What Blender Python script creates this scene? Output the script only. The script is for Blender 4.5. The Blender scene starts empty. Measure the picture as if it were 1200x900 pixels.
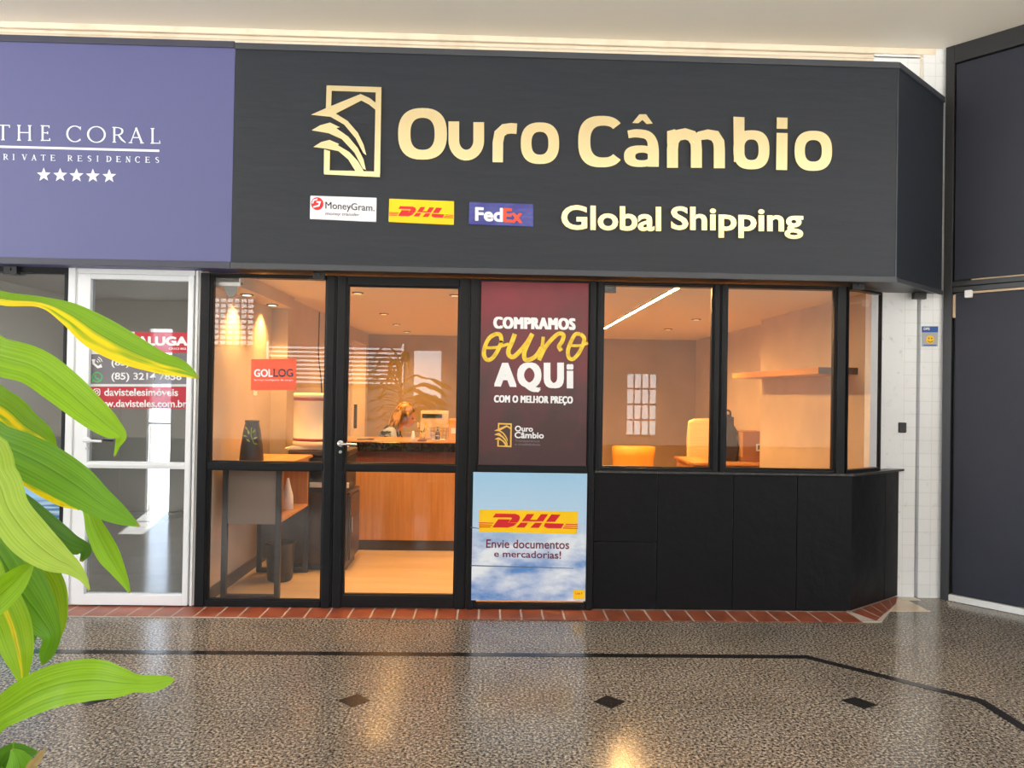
import bpy, bmesh, math, random
from mathutils import Vector, Matrix
from math import sin, cos, pi, radians, sqrt
random.seed(7)
SC = bpy.context.scene
COL = SC.collection

# ------------------------------------------------------------------ camera, world, sun, exposure
FPX, ROLL, YAW, PIT = 867.0, .0168, radians(1.56), .010
CAM = Vector((0, -4.92, 1.447))
FW = Vector((sin(YAW)*cos(PIT), cos(YAW)*cos(PIT), sin(PIT)))
_R0 = Vector((cos(YAW), -sin(YAW), 0)); _U0 = _R0.cross(FW)
RT = _R0*cos(ROLL) + _U0*sin(ROLL); UP = -_R0*sin(ROLL) + _U0*cos(ROLL)
cd = bpy.data.cameras.new('camera'); cam = bpy.data.objects.new('camera', cd); COL.objects.link(cam)
cd.sensor_width = 36; cd.lens = FPX/1200*36; cd.clip_start = .05
cam.matrix_world = Matrix(((RT.x, UP.x, -FW.x, CAM.x), (RT.y, UP.y, -FW.y, CAM.y), (RT.z, UP.z, -FW.z, CAM.z), (0, 0, 0, 1)))
SC.camera = cam
SC.view_settings.view_transform = 'Standard'; SC.view_settings.look = 'None'
SC.view_settings.gamma = 1; SC.view_settings.use_curve_mapping = False
SC.view_settings.exposure = 0.0
SKY, SUN = 5.5, 36.0
w = bpy.data.worlds.new('sky'); SC.world = w; w.use_nodes = True
bg = w.node_tree.nodes['Background']; bg.inputs[0].default_value = (.80, .89, 1.0, 1); bg.inputs[1].default_value = SKY
sl = bpy.data.lights.new('sun', 'SUN'); sl.energy = SUN; sl.angle = radians(1); sl.color = (1, .97, .92)
so = bpy.data.objects.new('sun', sl); COL.objects.link(so)
so.rotation_euler = Vector((.25, -1, -1.45)).to_track_quat('-Z', 'Y').to_euler()
SC.cycles.max_bounces = 10; SC.cycles.diffuse_bounces = 6; SC.cycles.glossy_bounces = 5
SC.cycles.transparent_max_bounces = 16; SC.cycles.caustics_reflective = False; SC.cycles.caustics_refractive = False
SC.cycles.sample_clamp_indirect = 6
SC.cycles.use_denoising = True

WARM = (1.0, .53, .15)
LED_W, SPOT_W, DOWN_FILL_W = 300.0, 60.0, 95.0

def ray(x, y): return FW + RT*((x-600)/FPX) + UP*((450-y)/FPX)
def PY(x, y, Y=0.0): d = ray(x, y); return CAM + d*((Y-CAM.y)/d.y)
def PD(x, y, D): d = ray(x, y); return CAM + d*D           # a point D metres in front of the lens plane

# ------------------------------------------------------------------ materials
MATS = {}
def mat(name, col, rough=.5, metal=0.0, spec=.5, noise=None, bump=None, emit=None, coat=0.0, alpha=1.0):
    """noise = (scale, col2, lo, hi[, stretch]) ; bump = (scale, strength[, stretch])"""
    if name in MATS: return MATS[name]
    m = bpy.data.materials.new(name); m.use_nodes = True; MATS[name] = m
    nt = m.node_tree; N = nt.nodes; L = nt.links
    b = N['Principled BSDF']
    b.inputs['Base Color'].default_value = (*col, 1); b.inputs['Roughness'].default_value = rough
    b.inputs['Metallic'].default_value = metal; b.inputs['Specular IOR Level'].default_value = spec
    b.inputs['Coat Weight'].default_value = coat; b.inputs['Coat Roughness'].default_value = .08
    if alpha < 1: b.inputs['Alpha'].default_value = alpha
    if emit: b.inputs['Emission Color'].default_value = (*emit[0], 1); b.inputs['Emission Strength'].default_value = emit[1]
    tc = N.new('ShaderNodeTexCoord')
    def nz(scale, stretch=(1, 1, 1), detail=5):
        mp = N.new('ShaderNodeMapping'); mp.inputs['Scale'].default_value = stretch
        L.new(tc.outputs['Object'], mp.inputs[0])
        t = N.new('ShaderNodeTexNoise'); t.inputs['Scale'].default_value = scale; t.inputs['Detail'].default_value = detail
        L.new(mp.outputs[0], t.inputs['Vector']); return t
    if noise:
        t = nz(noise[0], noise[4] if len(noise) > 4 else (1, 1, 1))
        r = N.new('ShaderNodeValToRGB'); r.color_ramp.elements[0].position = noise[2]; r.color_ramp.elements[1].position = noise[3]
        r.color_ramp.elements[0].color = (*col, 1); r.color_ramp.elements[1].color = (*noise[1], 1)
        L.new(t.outputs[0], r.inputs[0]); L.new(r.outputs[0], b.inputs['Base Color'])
    if bump:
        t = nz(bump[0], bump[2] if len(bump) > 2 else (1, 1, 1))
        bp = N.new('ShaderNodeBump'); bp.inputs['Strength'].default_value = bump[1]; bp.inputs['Distance'].default_value = .02
        L.new(t.outputs[0], bp.inputs['Height']); L.new(bp.outputs[0], b.inputs['Normal'])
    return m
def srgb(r, g, b):
    f = lambda c: (c/255/12.92) if c/255 <= .04045 else ((c/255+.055)/1.055)**2.4
    return (f(r), f(g), f(b))

def mix_node(nt, fac, a, b_):
    mx = nt.nodes.new('ShaderNodeMix'); mx.data_type = 'RGBA'
    L = nt.links
    for sock, v in ((mx.inputs[0], fac), (mx.inputs[6], a), (mx.inputs[7], b_)):
        if isinstance(v, (int, float)): sock.default_value = v
        elif isinstance(v, tuple): sock.default_value = (*v, 1)
        else: L.new(v, sock)
    return mx.outputs[2]

def glass_mat(name, tint=(1, 1, 1), rough=0.0, ior=1.72):
    m = bpy.data.materials.new(name); m.use_nodes = True; nt = m.node_tree; N = nt.nodes; L = nt.links
    N.remove(N['Principled BSDF']); out = N['Material Output']
    tr = N.new('ShaderNodeBsdfTransparent'); tr.inputs[0].default_value = (*tint, 1)
    gl = N.new('ShaderNodeBsdfGlossy'); gl.inputs['Roughness'].default_value = rough; gl.inputs['Color'].default_value = (1, 1, 1, 1)
    fr = N.new('ShaderNodeFresnel'); fr.inputs[0].default_value = ior
    ge = N.new('ShaderNodeNewGeometry'); iv = N.new('ShaderNodeMath'); iv.operation = 'SUBTRACT'; iv.inputs[0].default_value = 1; L.new(ge.outputs['Backfacing'], iv.inputs[1])
    mu = N.new('ShaderNodeMath'); mu.operation = 'MULTIPLY'; L.new(fr.outputs[0], mu.inputs[0]); L.new(iv.outputs[0], mu.inputs[1])
    mx = N.new('ShaderNodeMixShader'); L.new(mu.outputs[0], mx.inputs[0]); L.new(tr.outputs[0], mx.inputs[1]); L.new(gl.outputs[0], mx.inputs[2])
    L.new(mx.outputs[0], out.inputs[0]); return m
GLASS = glass_mat('window_glass', (.97, .97, .97))
GLASSG = glass_mat('grey_tinted_glass', (.72, .74, .75))

def film_mat(name, col, opacity):
    m = bpy.data.materials.new(name); m.use_nodes = True; nt = m.node_tree; N = nt.nodes; L = nt.links
    b = N['Principled BSDF']; b.inputs['Base Color'].default_value = (*col, 1); b.inputs['Roughness'].default_value = .35
    b.inputs['Alpha'].default_value = opacity
    return m

def granite():
    m = bpy.data.materials.new('speckled_granite'); m.use_nodes = True; nt = m.node_tree; N = nt.nodes; L = nt.links
    b = N['Principled BSDF']; tc = N.new('ShaderNodeTexCoord')
    n1 = N.new('ShaderNodeTexNoise'); n1.inputs['Scale'].default_value = 80; n1.inputs['Detail'].default_value = 5; n1.inputs['Roughness'].default_value = .7
    n2 = N.new('ShaderNodeTexNoise'); n2.inputs['Scale'].default_value = 2.2; n2.inputs['Detail'].default_value = 3
    for n in (n1, n2): L.new(tc.outputs['Object'], n.inputs['Vector'])
    r = N.new('ShaderNodeValToRGB'); e = r.color_ramp.elements
    e[0].position = .40; e[0].color = (*srgb(26, 23, 21), 1); e[1].position = .63; e[1].color = (*srgb(208, 196, 178), 1)
    k = e.new(.46); k.color = (*srgb(100, 92, 83), 1); k = e.new(.54); k.color = (*srgb(152, 141, 127), 1)
    L.new(n1.outputs[0], r.inputs[0])
    c = mix_node(nt, .5, r.outputs[0], r.outputs[0])
    r2 = N.new('ShaderNodeValToRGB'); r2.color_ramp.elements[0].position = .3; r2.color_ramp.elements[1].position = .7
    r2.color_ramp.elements[0].color = (.74, .73, .72, 1); r2.color_ramp.elements[1].color = (1.0, 1.0, 1.0, 1)
    L.new(n2.outputs[0], r2.inputs[0])
    mu = N.new('ShaderNodeMix'); mu.data_type = 'RGBA'; mu.blend_type = 'MULTIPLY'; mu.inputs[0].default_value = 1
    L.new(c, mu.inputs[6]); L.new(r2.outputs[0], mu.inputs[7])
    # slab joints: lines every .5935 m across and one along the row of inlays
    sx = N.new('ShaderNodeSeparateXYZ'); L.new(tc.outputs['Object'], sx.inputs[0])
    def mth(op, a, bb):
        q = N.new('ShaderNodeMath'); q.operation = op
        for s, v in ((q.inputs[0], a), (q.inputs[1], bb)):
            if isinstance(v, (int, float)): s.default_value = v
            elif v is not None: L.new(v, s)
        return q.outputs[0]
    fx = mth('ABSOLUTE', mth('SUBTRACT', mth('FRACT', mth('DIVIDE', mth('ADD', sx.outputs[0], 20*1.187+.0225), 1.187), 0), .5), 0)
    fy = mth('ABSOLUTE', mth('SUBTRACT', mth('FRACT', mth('DIVIDE', mth('ADD', sx.outputs[1], 20.0+1.455-.4), .80), 0), .5), 0)
    jl = mth('MAXIMUM', mth('LESS_THAN', fx, .0022), mth('LESS_THAN', fy, .0022))
    col = mix_node(nt, mth('MULTIPLY', jl, .45), mu.outputs[2], srgb(50, 46, 42))
    L.new(col, b.inputs['Base Color'])
    b.inputs['Roughness'].default_value = .18; b.inputs['Specular IOR Level'].default_value = .45
    return m

def wood(name, c1, c2, scale=6, stretch=(1, 1, .08), rough=.35):
    return mat(name, c1, rough, noise=(scale, c2, .35, .65, stretch))

M_BLACK = mat('black_aluminium', (.008, .009, .011), .38, spec=.22)
M_SIGN = mat('black_banner_vinyl', srgb(37, 42, 50), .42, spec=.35, bump=(2.2, .28, (1, 1, 5)))
M_BLUE = mat('purple_blue_banner_vinyl', srgb(86, 89, 136), .42, bump=(2.5, .10, (1, 1, 2)))
M_EDGE = mat('banner_edge_profile', srgb(62, 65, 72), .4)
M_LOW = mat('black_wall_vinyl', (.005, .0055, .007), .42, spec=.2, bump=(9, .25))
M_CAP = mat('black_stone_ledge', (.03, .03, .032), .35, noise=(30, (.07, .07, .065), .4, .7))
M_NAVY = mat('charcoal_painted_panel', srgb(45, 48, 59), .5, spec=.3, noise=(1.4, srgb(39, 42, 53), .35, .7), bump=(3, .08))
M_FRAMEDK = mat('dark_grey_steel', srgb(48, 50, 52), .45)
M_WHITEAL = mat('white_aluminium', (.80, .82, .84), .35)
M_TILEW = None
M_CEIL = mat('cream_ceiling_paint', srgb(252, 244, 230), .8, noise=(.9, srgb(248, 242, 232), .35, .7), bump=(2.2, .08))
M_CREAM = mat('cream_beam_paint', srgb(240, 228, 208), .7, noise=(6, srgb(222, 206, 182), .5, .8))
M_GOLD = mat('polished_gold', (.96, .83, .50), .11, 1.0)
M_GOLD2 = mat('gold_print', srgb(235, 190, 90), .5)
M_WHITE = mat('white_print', (.86, .87, .88), .45)
M_RED = mat('red_print', srgb(214, 28, 40), .5)
M_YEL = mat('yellow_print', srgb(255, 205, 0), .5)
M_NAVYP = mat('navy_print', srgb(60, 60, 140), .45, noise=(9, srgb(82, 90, 160), .4, .7, (1, 1, 3)))
M_BLKP = mat('black_print', (.015, .015, .02), .5)
M_GREYP = mat('grey_print', srgb(130, 125, 130), .5)
M_PLASTER = mat('greige_wall_paint', srgb(196, 178, 158), .75, noise=(2.0, srgb(184, 166, 146), .3, .7), bump=(8, .05))
M_TAUPE = mat('taupe_back_wall_paint', srgb(172, 154, 136), .75, noise=(1.6, srgb(158, 140, 122), .3, .7))
M_ICEIL = mat('white_plasterboard', srgb(240, 228, 204), .8)
M_IFLOOR = mat('light_wood_floor', srgb(222, 196, 164), .28, noise=(3, srgb(206, 178, 146), .35, .65, (.3, 2, 1)))
M_OAK = wood('honey_oak', srgb(205, 150, 90), srgb(188, 132, 74), 45, (1, 1, .05), .35)
M_OAKX = wood('honey_oak_boards', srgb(214, 160, 98), srgb(190, 132, 72), 7, (1, .12, 1), .35)
M_DKWOOD = wood('dark_brown_wood', srgb(70, 46, 32), srgb(52, 34, 24), 7, (1, 1, .12), .35)
M_GRAN = mat('dark_granite_top', (.008, .007, .006), .12, noise=(60, (.045, .036, .03), .45, .75))
M_DARK = mat('black_plastic', (.015, .015, .016), .4)
M_STEEL = mat('brushed_steel', (.55, .55, .56), .3, 1.0)
M_GREYW = mat('grey_room_paint', srgb(190, 187, 180), .8)
M_GREYT = mat('grey_floor_tile', srgb(128, 124, 120), .15, noise=(3, srgb(140, 136, 131), .3, .7))
M_PAPER = mat('white_paper', (.85, .84, .80), .7)

# ------------------------------------------------------------------ mesh helpers
def org(p):
    o = Vector((0, 0, 0))
    while p: o += p.location; p = p.parent
    return o
def obj(name, bm, m, parent=None, smooth=False, bevel=0.0):
    me = bpy.data.meshes.new(name)
    off = org(parent)
    bmesh.ops.translate(bm, verts=bm.verts, vec=-off)
    bmesh.ops.recalc_face_normals(bm, faces=bm.faces)
    bm.to_mesh(me); bm.free()
    for x in (m if isinstance(m, (list, tuple)) else [m]): me.materials.append(x)
    if smooth:
        for p in me.polygons: p.use_smooth = True
    o = bpy.data.objects.new(name, me); COL.objects.link(o)
    if parent: o.parent = parent
    if bevel:
        b = o.modifiers.new('bevel', 'BEVEL'); b.width = bevel; b.segments = 2; b.limit_method = 'ANGLE'
    return o
def tag(o, label=None, cat=None, group=None, kind=None):
    if label: o['label'] = label
    if cat: o['category'] = cat
    if group: o['group'] = group
    if kind: o['kind'] = kind
    return o
def thing(name, label, cat, loc=(0, 0, 0), group=None):
    o = bpy.data.objects.new(name, None); o.empty_display_size = .1; COL.objects.link(o); o.location = loc
    return tag(o, label, cat, group)
def struct(name, bm=None, m=None, loc=(0, 0, 0), bevel=0):
    if bm is None:
        o = bpy.data.objects.new(name, None); COL.objects.link(o); o.location = loc
    else: o = obj(name, bm, m, bevel=bevel)
    o['kind'] = 'structure'; return o
def B(): return bmesh.new()
def box(bm, x0, x1, y0, y1, z0, z1, mi=0):
    v = [bm.verts.new(p) for p in ((x0, y0, z0), (x1, y0, z0), (x1, y1, z0), (x0, y1, z0), (x0, y0, z1), (x1, y0, z1), (x1, y1, z1), (x0, y1, z1))]
    for f in ((0, 1, 2, 3), (4, 5, 6, 7), (0, 1, 5, 4), (1, 2, 6, 5), (2, 3, 7, 6), (3, 0, 4, 7)):
        bm.faces.new([v[i] for i in f]).material_index = mi
    return v
def bx(*a): bm = B(); box(bm, *a); return bm
def oboxf(bm, A, u, n, s0, s1, d0, d1, z0, z1, mi=0):
    """box along horizontal direction u from A, thickness along n"""
    pts = []
    for z in (z0, z1):
        for s, d in ((s0, d0), (s1, d0), (s1, d1), (s0, d1)):
            p = A + u*s + n*d; pts.append(bm.verts.new((p.x, p.y, z)))
    for f in ((0, 1, 2, 3), (4, 5, 6, 7), (0, 1, 5, 4), (1, 2, 6, 5), (2, 3, 7, 6), (3, 0, 4, 7)):
        bm.faces.new([pts[i] for i in f]).material_index = mi
JIT = lambda bm: .0011*((len(bm.faces)*.381966) % 1)
def prism(bm, poly, y0, y1, f=None, mi=0):
    """closed polygon of (x,z) -> solid between y0 and y1; f maps (a,b)->(x,z)"""
    P = [f(*p) if f else p for p in poly]; y0 -= JIT(bm)
    a = [bm.verts.new((p[0], y0, p[1])) for p in P]; b = [bm.verts.new((p[0], y1, p[1])) for p in P]
    bm.faces.new(a).material_index = mi; bm.faces.new(b[::-1]).material_index = mi
    n = len(P)
    for i in range(n): bm.faces.new((a[i], b[i], b[(i+1) % n], a[(i+1) % n])).material_index = mi
def strip(bm, A_, B_, y0, y1, f=None, closed=False, mi=0):
    """ribbon solid between two equal length outlines"""
    n = len(A_); y0 -= JIT(bm)
    g = lambda p, y: bm.verts.new(((lambda q: (q[0], y, q[1]))(f(*p) if f else p)))
    a0 = [g(p, y0) for p in A_]; b0 = [g(p, y0) for p in B_]; a1 = [g(p, y1) for p in A_]; b1 = [g(p, y1) for p in B_]
    rng = range(n if closed else n-1)
    for i in rng:
        j = (i+1) % n
        for q in ((a0[i], a0[j], b0[j], b0[i]), (a1[i], b1[i], b1[j], a1[j]), (a0[i], a1[i], a1[j], a0[j]), (b0[i], b0[j], b1[j], b1[i])):
            bm.faces.new(q).material_index = mi
    if not closed:
        bm.faces.new((a0[0], b0[0], b1[0], a1[0])).material_index = mi; bm.faces.new((a0[-1], a1[-1], b1[-1], b0[-1])).material_index = mi
def catmull(P, n=8):
    P = [Vector(p) for p in P]; Q = [P[0]*2-P[1]] + P + [P[-1]*2-P[-2]]; out = []
    for i in range(1, len(Q)-2):
        for k in range(n):
            t = k/n; a, b, c, d = Q[i-1:i+3]
            out.append(.5*((2*b)+(c-a)*t+(2*a-5*b+4*c-d)*t*t+(3*b-a-3*c+d)*t**3))
    return out + [Q[-2]]
def stroke(bm, pts, wd, y0, y1, f=None, closed=False, mi=0, curve=0):
    """ribbon of width wd (number or list) along 2-D points"""
    P = [Vector((p[0], p[1], 0)) for p in pts]
    if curve: 
        if isinstance(wd, (list, tuple)): 
            W = catmull([(v, 0, 0) for v in wd], curve); wd = [max(.01, v.x) for v in W]
        P = catmull(P, curve)
    n = len(P); A_ = []; B_ = []
    for i in range(n):
        if closed: a = P[(i-1) % n]; b = P[(i+1) % n]
        else: a = P[max(0, i-1)]; b = P[min(n-1, i+1)]
        t = (b-a); t = t.normalized() if t.length > 1e-9 else Vector((1, 0, 0))
        nn = Vector((-t.y, t.x, 0)); h = (wd[i] if isinstance(wd, (list, tuple)) else wd)/2
        if not closed and 0 < i < n-1:
            d1 = (P[i]-P[i-1]).normalized(); d2 = (P[i+1]-P[i]).normalized(); c = max(.5, sqrt(max(0, (1+d1.dot(d2))/2))); h /= c
        A_.append((P[i]+nn*h)[:2]); B_.append((P[i]-nn*h)[:2])
    strip(bm, A_, B_, y0, y1, f, closed, mi)
def supere(cx, cy, a, b, n=2.4, k=40, t0=0, t1=2*pi, end=False):
    out = []
    for i in range(k + (1 if end else 0)):
        t = t0 + (t1-t0)*i/k; c, s = cos(t), sin(t)
        out.append((cx + a*math.copysign(abs(c)**(2/n), c), cy + b*math.copysign(abs(s)**(2/n), s)))
    return out
def ring(bm, cx, cy, a, b, ai, bi, y0, y1, f=None, n=2.4, mi=0):
    strip(bm, supere(cx, cy, a, b, n), supere(cx, cy, ai, bi, n), y0, y1, f, True, mi)
def tube(bm, pts, r, seg=8, closed=False, mi=0):
    P = [Vector(p) for p in pts]; n = len(P); rings = []; prev = None
    for i in range(n):
        t = (P[(i+1) % n]-P[i-1]) if closed else (P[min(n-1, i+1)]-P[max(0, i-1)])
        t.normalize()
        if prev is None:
            nn = t.orthogonal().normalized()
        else:
            nn = (prev - t*prev.dot(t)); nn = nn.normalized() if nn.length > 1e-6 else t.orthogonal().normalized()
        prev = nn; bb = t.cross(nn); rr = r[i] if isinstance(r, (list, tuple)) else r
        rings.append([bm.verts.new(P[i] + (nn*cos(2*pi*k/seg) + bb*sin(2*pi*k/seg))*rr) for k in range(seg)])
    for i in range(n if closed else n-1):
        a, b = rings[i], rings[(i+1) % n]
        for k in range(seg): bm.faces.new((a[k], a[(k+1) % seg], b[(k+1) % seg], b[k])).material_index = mi
    if not closed: bm.faces.new(rings[0][::-1]).material_index = mi; bm.faces.new(rings[-1]).material_index = mi
def lathe(bm, prof, c, seg=32, mi=0, sx=1, sy=1):
    rings = []
    for r, z in prof: rings.append([bm.verts.new((c[0]+r*sx*cos(2*pi*k/seg), c[1]+r*sy*sin(2*pi*k/seg), c[2]+z)) for k in range(seg)])
    for a, b in zip(rings, rings[1:]):
        for k in range(seg): bm.faces.new((a[k], a[(k+1) % seg], b[(k+1) % seg], b[k])).material_index = mi
    bm.faces.new(rings[0][::-1]).material_index = mi; bm.faces.new(rings[-1]).material_index = mi
def text_mesh(body, bold=0.0, shear=0.0, space=1.0):
    cu = bpy.data.curves.new('lettering', 'FONT'); cu.body = body; cu.size = 1; cu.offset = bold; cu.shear = shear
    cu.space_character = space; cu.resolution_u = 4; cu.fill_mode = 'NONE' if False else 'FRONT'
    o = bpy.data.objects.new('lettering', cu); COL.objects.link(o)
    me = bpy.data.meshes.new_from_object(o.evaluated_get(bpy.context.evaluated_depsgraph_get()))
    bpy.data.objects.remove(o); bpy.data.curves.remove(cu)
    bm = B(); bm.from_mesh(me); bpy.data.meshes.remove(me)
    bmesh.ops.remove_doubles(bm, verts=bm.verts, dist=1e-5)
    return bm
def embolden_block(bm, rx, ry):
    src = list(bm.faces); k = 0
    for dx in (-1, -.5, .5, 1):
        for dy in (-1, 1):
            d = bmesh.ops.duplicate(bm, geom=src + list({e for f in src for e in f.edges}) + list({v for f in src for v in f.verts})); k += 1
            for v in d['geom']:
                if isinstance(v, bmesh.types.BMVert): v.co += Vector((rx*dx, ry*dy, k*.00008))
def embolden(bm, r):
    src = list(bm.faces)
    for k in range(8):
        d = bmesh.ops.duplicate(bm, geom=src + list({e for f in src for e in f.edges}) + list({v for f in src for v in f.verts}))
        for v in d['geom']:
            if isinstance(v, bmesh.types.BMVert): v.co += Vector((r*cos(k*pi/4+.39), r*sin(k*pi/4+.39), (k+1)*.00008))
def text_on(body, quad, y0, y1, bold=0.0, shear=0.0, f=None, space=1.0, block=None):
    """text filled into quad ((x0,top),(x1,top at right),(bottom left),(bottom right)) in the caller's 2-D frame, mapped by f, as a solid"""
    bm = text_mesh(body, bold if bold < .028 else 0, shear, space)
    if block: embolden_block(bm, *block)
    elif bold >= .028: embolden(bm, bold)
    xs = [v.co.x for v in bm.verts]; ys = [v.co.y for v in bm.verts]
    x0, x1, z0, z1 = min(xs), max(xs), min(ys), max(ys)
    (tlx, tly), (trx, tr_y), (blx, bly), (brx, bry) = quad
    ret = bmesh.ops.extrude_face_region(bm, geom=list(bm.faces))
    top = set(v for v in ret['geom'] if isinstance(v, bmesh.types.BMVert))
    for v in bm.verts:
        u = (v.co.x-x0)/(x1-x0); t = (v.co.y-z0)/(z1-z0)
        px = (blx*(1-u)+brx*u)*(1-t) + (tlx*(1-u)+trx*u)*t
        py = (bly*(1-u)+bry*u)*(1-t) + (tly*(1-u)+tr_y*u)*t
        q = f(px, py) if f else (px, py)
        v.co = (q[0], (y0 if v in top else y1)-v.co.z, q[1])
    return bm
def R4(x0, x1, t, b, sl=.017): # a pixel rectangle whose lines follow the picture's slight tilt
    d = (x1-x0)*sl; return ((x0, t), (x1, t+d), (x0, b), (x1, b+d))
def onplane(Y):
    def f(px, py): p = PY(px, py, Y); return (p.x, p.z)
    return f
def split_letters(bm):
    """islands of a text mesh gathered into letters by overlapping x range"""
    bm.verts.ensure_lookup_table(); seen = set(); isl = []
    for v in bm.verts:
        if v.index in seen: continue
        st = [v]; seen.add(v.index); g = []
        while st:
            q = st.pop(); g.append(q)
            for e in q.link_edges:
                o = e.other_vert(q)
                if o.index not in seen: seen.add(o.index); st.append(o)
        isl.append(g)
    isl = sorted(([min(v.co.x for v in g), max(v.co.x for v in g), g] for g in isl), key=lambda t: t[0])
    out = []
    for a, b, g in isl:
        if out and a < out[-1][1] - .3*(b-a): out[-1][1] = max(b, out[-1][1]); out[-1][2] += g
        else: out.append([a, b, list(g)])
    res = []
    for a, b, g in out:
        nb = B(); mp = {v: nb.verts.new(v.co) for v in g}
        fs = set(f for v in g for f in v.link_faces)
        for f in fs: nb.faces.new([mp[v] for v in f.verts])
        res.append(nb)
    bm.free(); return res

# ------------------------------------------------------------------ the setting: floors, slab, walls
ZC, ZI = 4.0, 2.22            # gallery ceiling, shop ceiling
fl = B(); box(fl, -9, 9, -7.2, .42, -.12, 0)
floor = struct('floor', fl, granite())
struct('wall_glare_block', bx(-9, 9, -7.2, -7.08, 0, .605), mat('grey_glare_block', srgb(96, 94, 90), .8))  # unseen low wall, added to keep bright ground out of the panes' reflections
struct('ground', bx(-40, 40, -60, -7.2, -.3, -.14), mat('sunlit_pavement', srgb(222, 217, 208), .9, noise=(.6, srgb(206, 200, 190), .3, .7)))
struct('ground_behind', bx(-12, 12, 3.86, 24, -.3, -.14), mat('sunlit_pavement', (.5, .5, .5), .9))
ceil_o = struct('ceiling', bx(-9, 9, -6.9, .46, ZC, ZC+.3), M_CEIL)
bm = B(); box(bm, -1.98, 9, .46, 5.95, 2.45, ZC+.3); box(bm, -9, -1.98, .46, 3.9, 2.50, ZC+.3)
struct('roof', bm, mat('roof_concrete', srgb(150, 148, 142), .9))
# cream beam above the signs, with its mouldings
bm = B(); box(bm, -9, 3.20, .40, .46, 3.3, ZC); box(bm, -9, 3.20, .37, .40, 3.955, ZC); box(bm, -9, 3.20, .385, .40, 3.925, 3.945)
struct('trim_1', bm, M_CREAM, bevel=.006)

# terracotta strip along the shop front
def tilestrip():
    bm = B()
    bedw = [(-4.6, 0), (2.43, 0), (2.99, .41), (2.86, .209), (2.53, -.215), (-4.6, -.245)]
    lo = [bm.verts.new((x, y, .0005)) for x, y in bedw]; hi = [bm.verts.new((x, y, .0062)) for x, y in bedw]
    bm.faces.new(hi).material_index = 1
    for i in range(6): bm.faces.new((lo[i], lo[(i+1) % 6], hi[(i+1) % 6], hi[i])).material_index = 1
    def tl(q):
        lo = [bm.verts.new((x, y, .003)) for x, y in q]; hi = [bm.verts.new((x, y, .007)) for x, y in q]
        bm.faces.new(hi)
        for i in range(4): bm.faces.new((lo[i], lo[(i+1) % 4], hi[(i+1) % 4], hi[i]))
    x = -4.58; s = .137
    while x < 2.35:
        x1 = min(x+s, 2.42); tl([(x+.006, -.012), (x1-.006, -.012), (x1-.006, -.232), (x+.006, -.232)]); x += s
    n = 5; A0, A1 = Vector((2.435, -.01)), Vector((2.97, .385)); C0, C1 = Vector((2.50, -.205)), Vector((2.855, .20))
    for i in range(n):
        a, b = i/n+.012, (i+1)/n-.012
        tl([A0.lerp(A1, a), A0.lerp(A1, b), C0.lerp(C1, b), C0.lerp(C1, a)])
    return bm
struct('trim_2', tilestrip(), [mat('terracotta_tile', srgb(158, 84, 58), .35, noise=(7, srgb(134, 68, 46), .35, .65)), mat('pale_grout', srgb(186, 172, 160), .8)])
# dark inlay line and diamonds in the granite
def inlay_line():
    bm = B(); P = [Vector((-9, -.845)), Vector((1.77, -.845)), Vector((2.37, -1.42)), Vector((2.37, -7.1))]; hw = .026
    L_, R_ = [], []
    for i, p in enumerate(P):
        d1 = (P[i]-P[i-1]).normalized() if i else (P[1]-P[0]).normalized()
        d2 = (P[i+1]-P[i]).normalized() if i < len(P)-1 else d1
        t = (d1+d2).normalized(); n = Vector((-t.y, t.x)); k = hw/max(.3, n.dot(Vector((-d1.y, d1.x))))
        L_.append(p+n*k); R_.append(p-n*k)
    for z in (.002,):
        a = [bm.verts.new((*p, z)) for p in L_]; b = [bm.verts.new((*p, z)) for p in R_]
        for i in range(3): bm.faces.new((a[i], a[i+1], b[i+1], b[i]))
        a2 = [bm.verts.new((*p, .0)) for p in L_]; b2 = [bm.verts.new((*p, .0)) for p in R_]
        for i in range(3): bm.faces.new((a[i], a2[i], a2[i+1], a[i+1])); bm.faces.new((b[i], b[i+1], b2[i+1], b2[i]))
    return bm
M_INLAY = mat('black_granite_inlay', srgb(38, 35, 35), .18)
struct('trim_3', inlay_line(), M_INLAY)
for k in range(-3, 5):
    cx, cy = .575 + 1.187*k, -1.455
    bm = B(); r = .073; ang = [(r, 0), (0, r), (-r, 0), (0, -r)]
    if k == 1: ang = [(-.072, .03), (.012, .068), (.078, -.02), (-.01, -.062)]
    a = [bm.verts.new((cx+x, cy+y, 0)) for x, y in ang]; b = [bm.verts.new((cx+x, cy+y, .0025)) for x, y in ang]
    bm.faces.new(b)
    for i in range(4): bm.faces.new((a[i], a[(i+1) % 4], b[(i+1) % 4], b[i]))
    if -2 < k + 1 <= 4 and k != 2 and k != 3 or k in (-3, -2): struct('trim_%d' % (8+k), bm, M_INLAY)
    else: bm.free()

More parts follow.
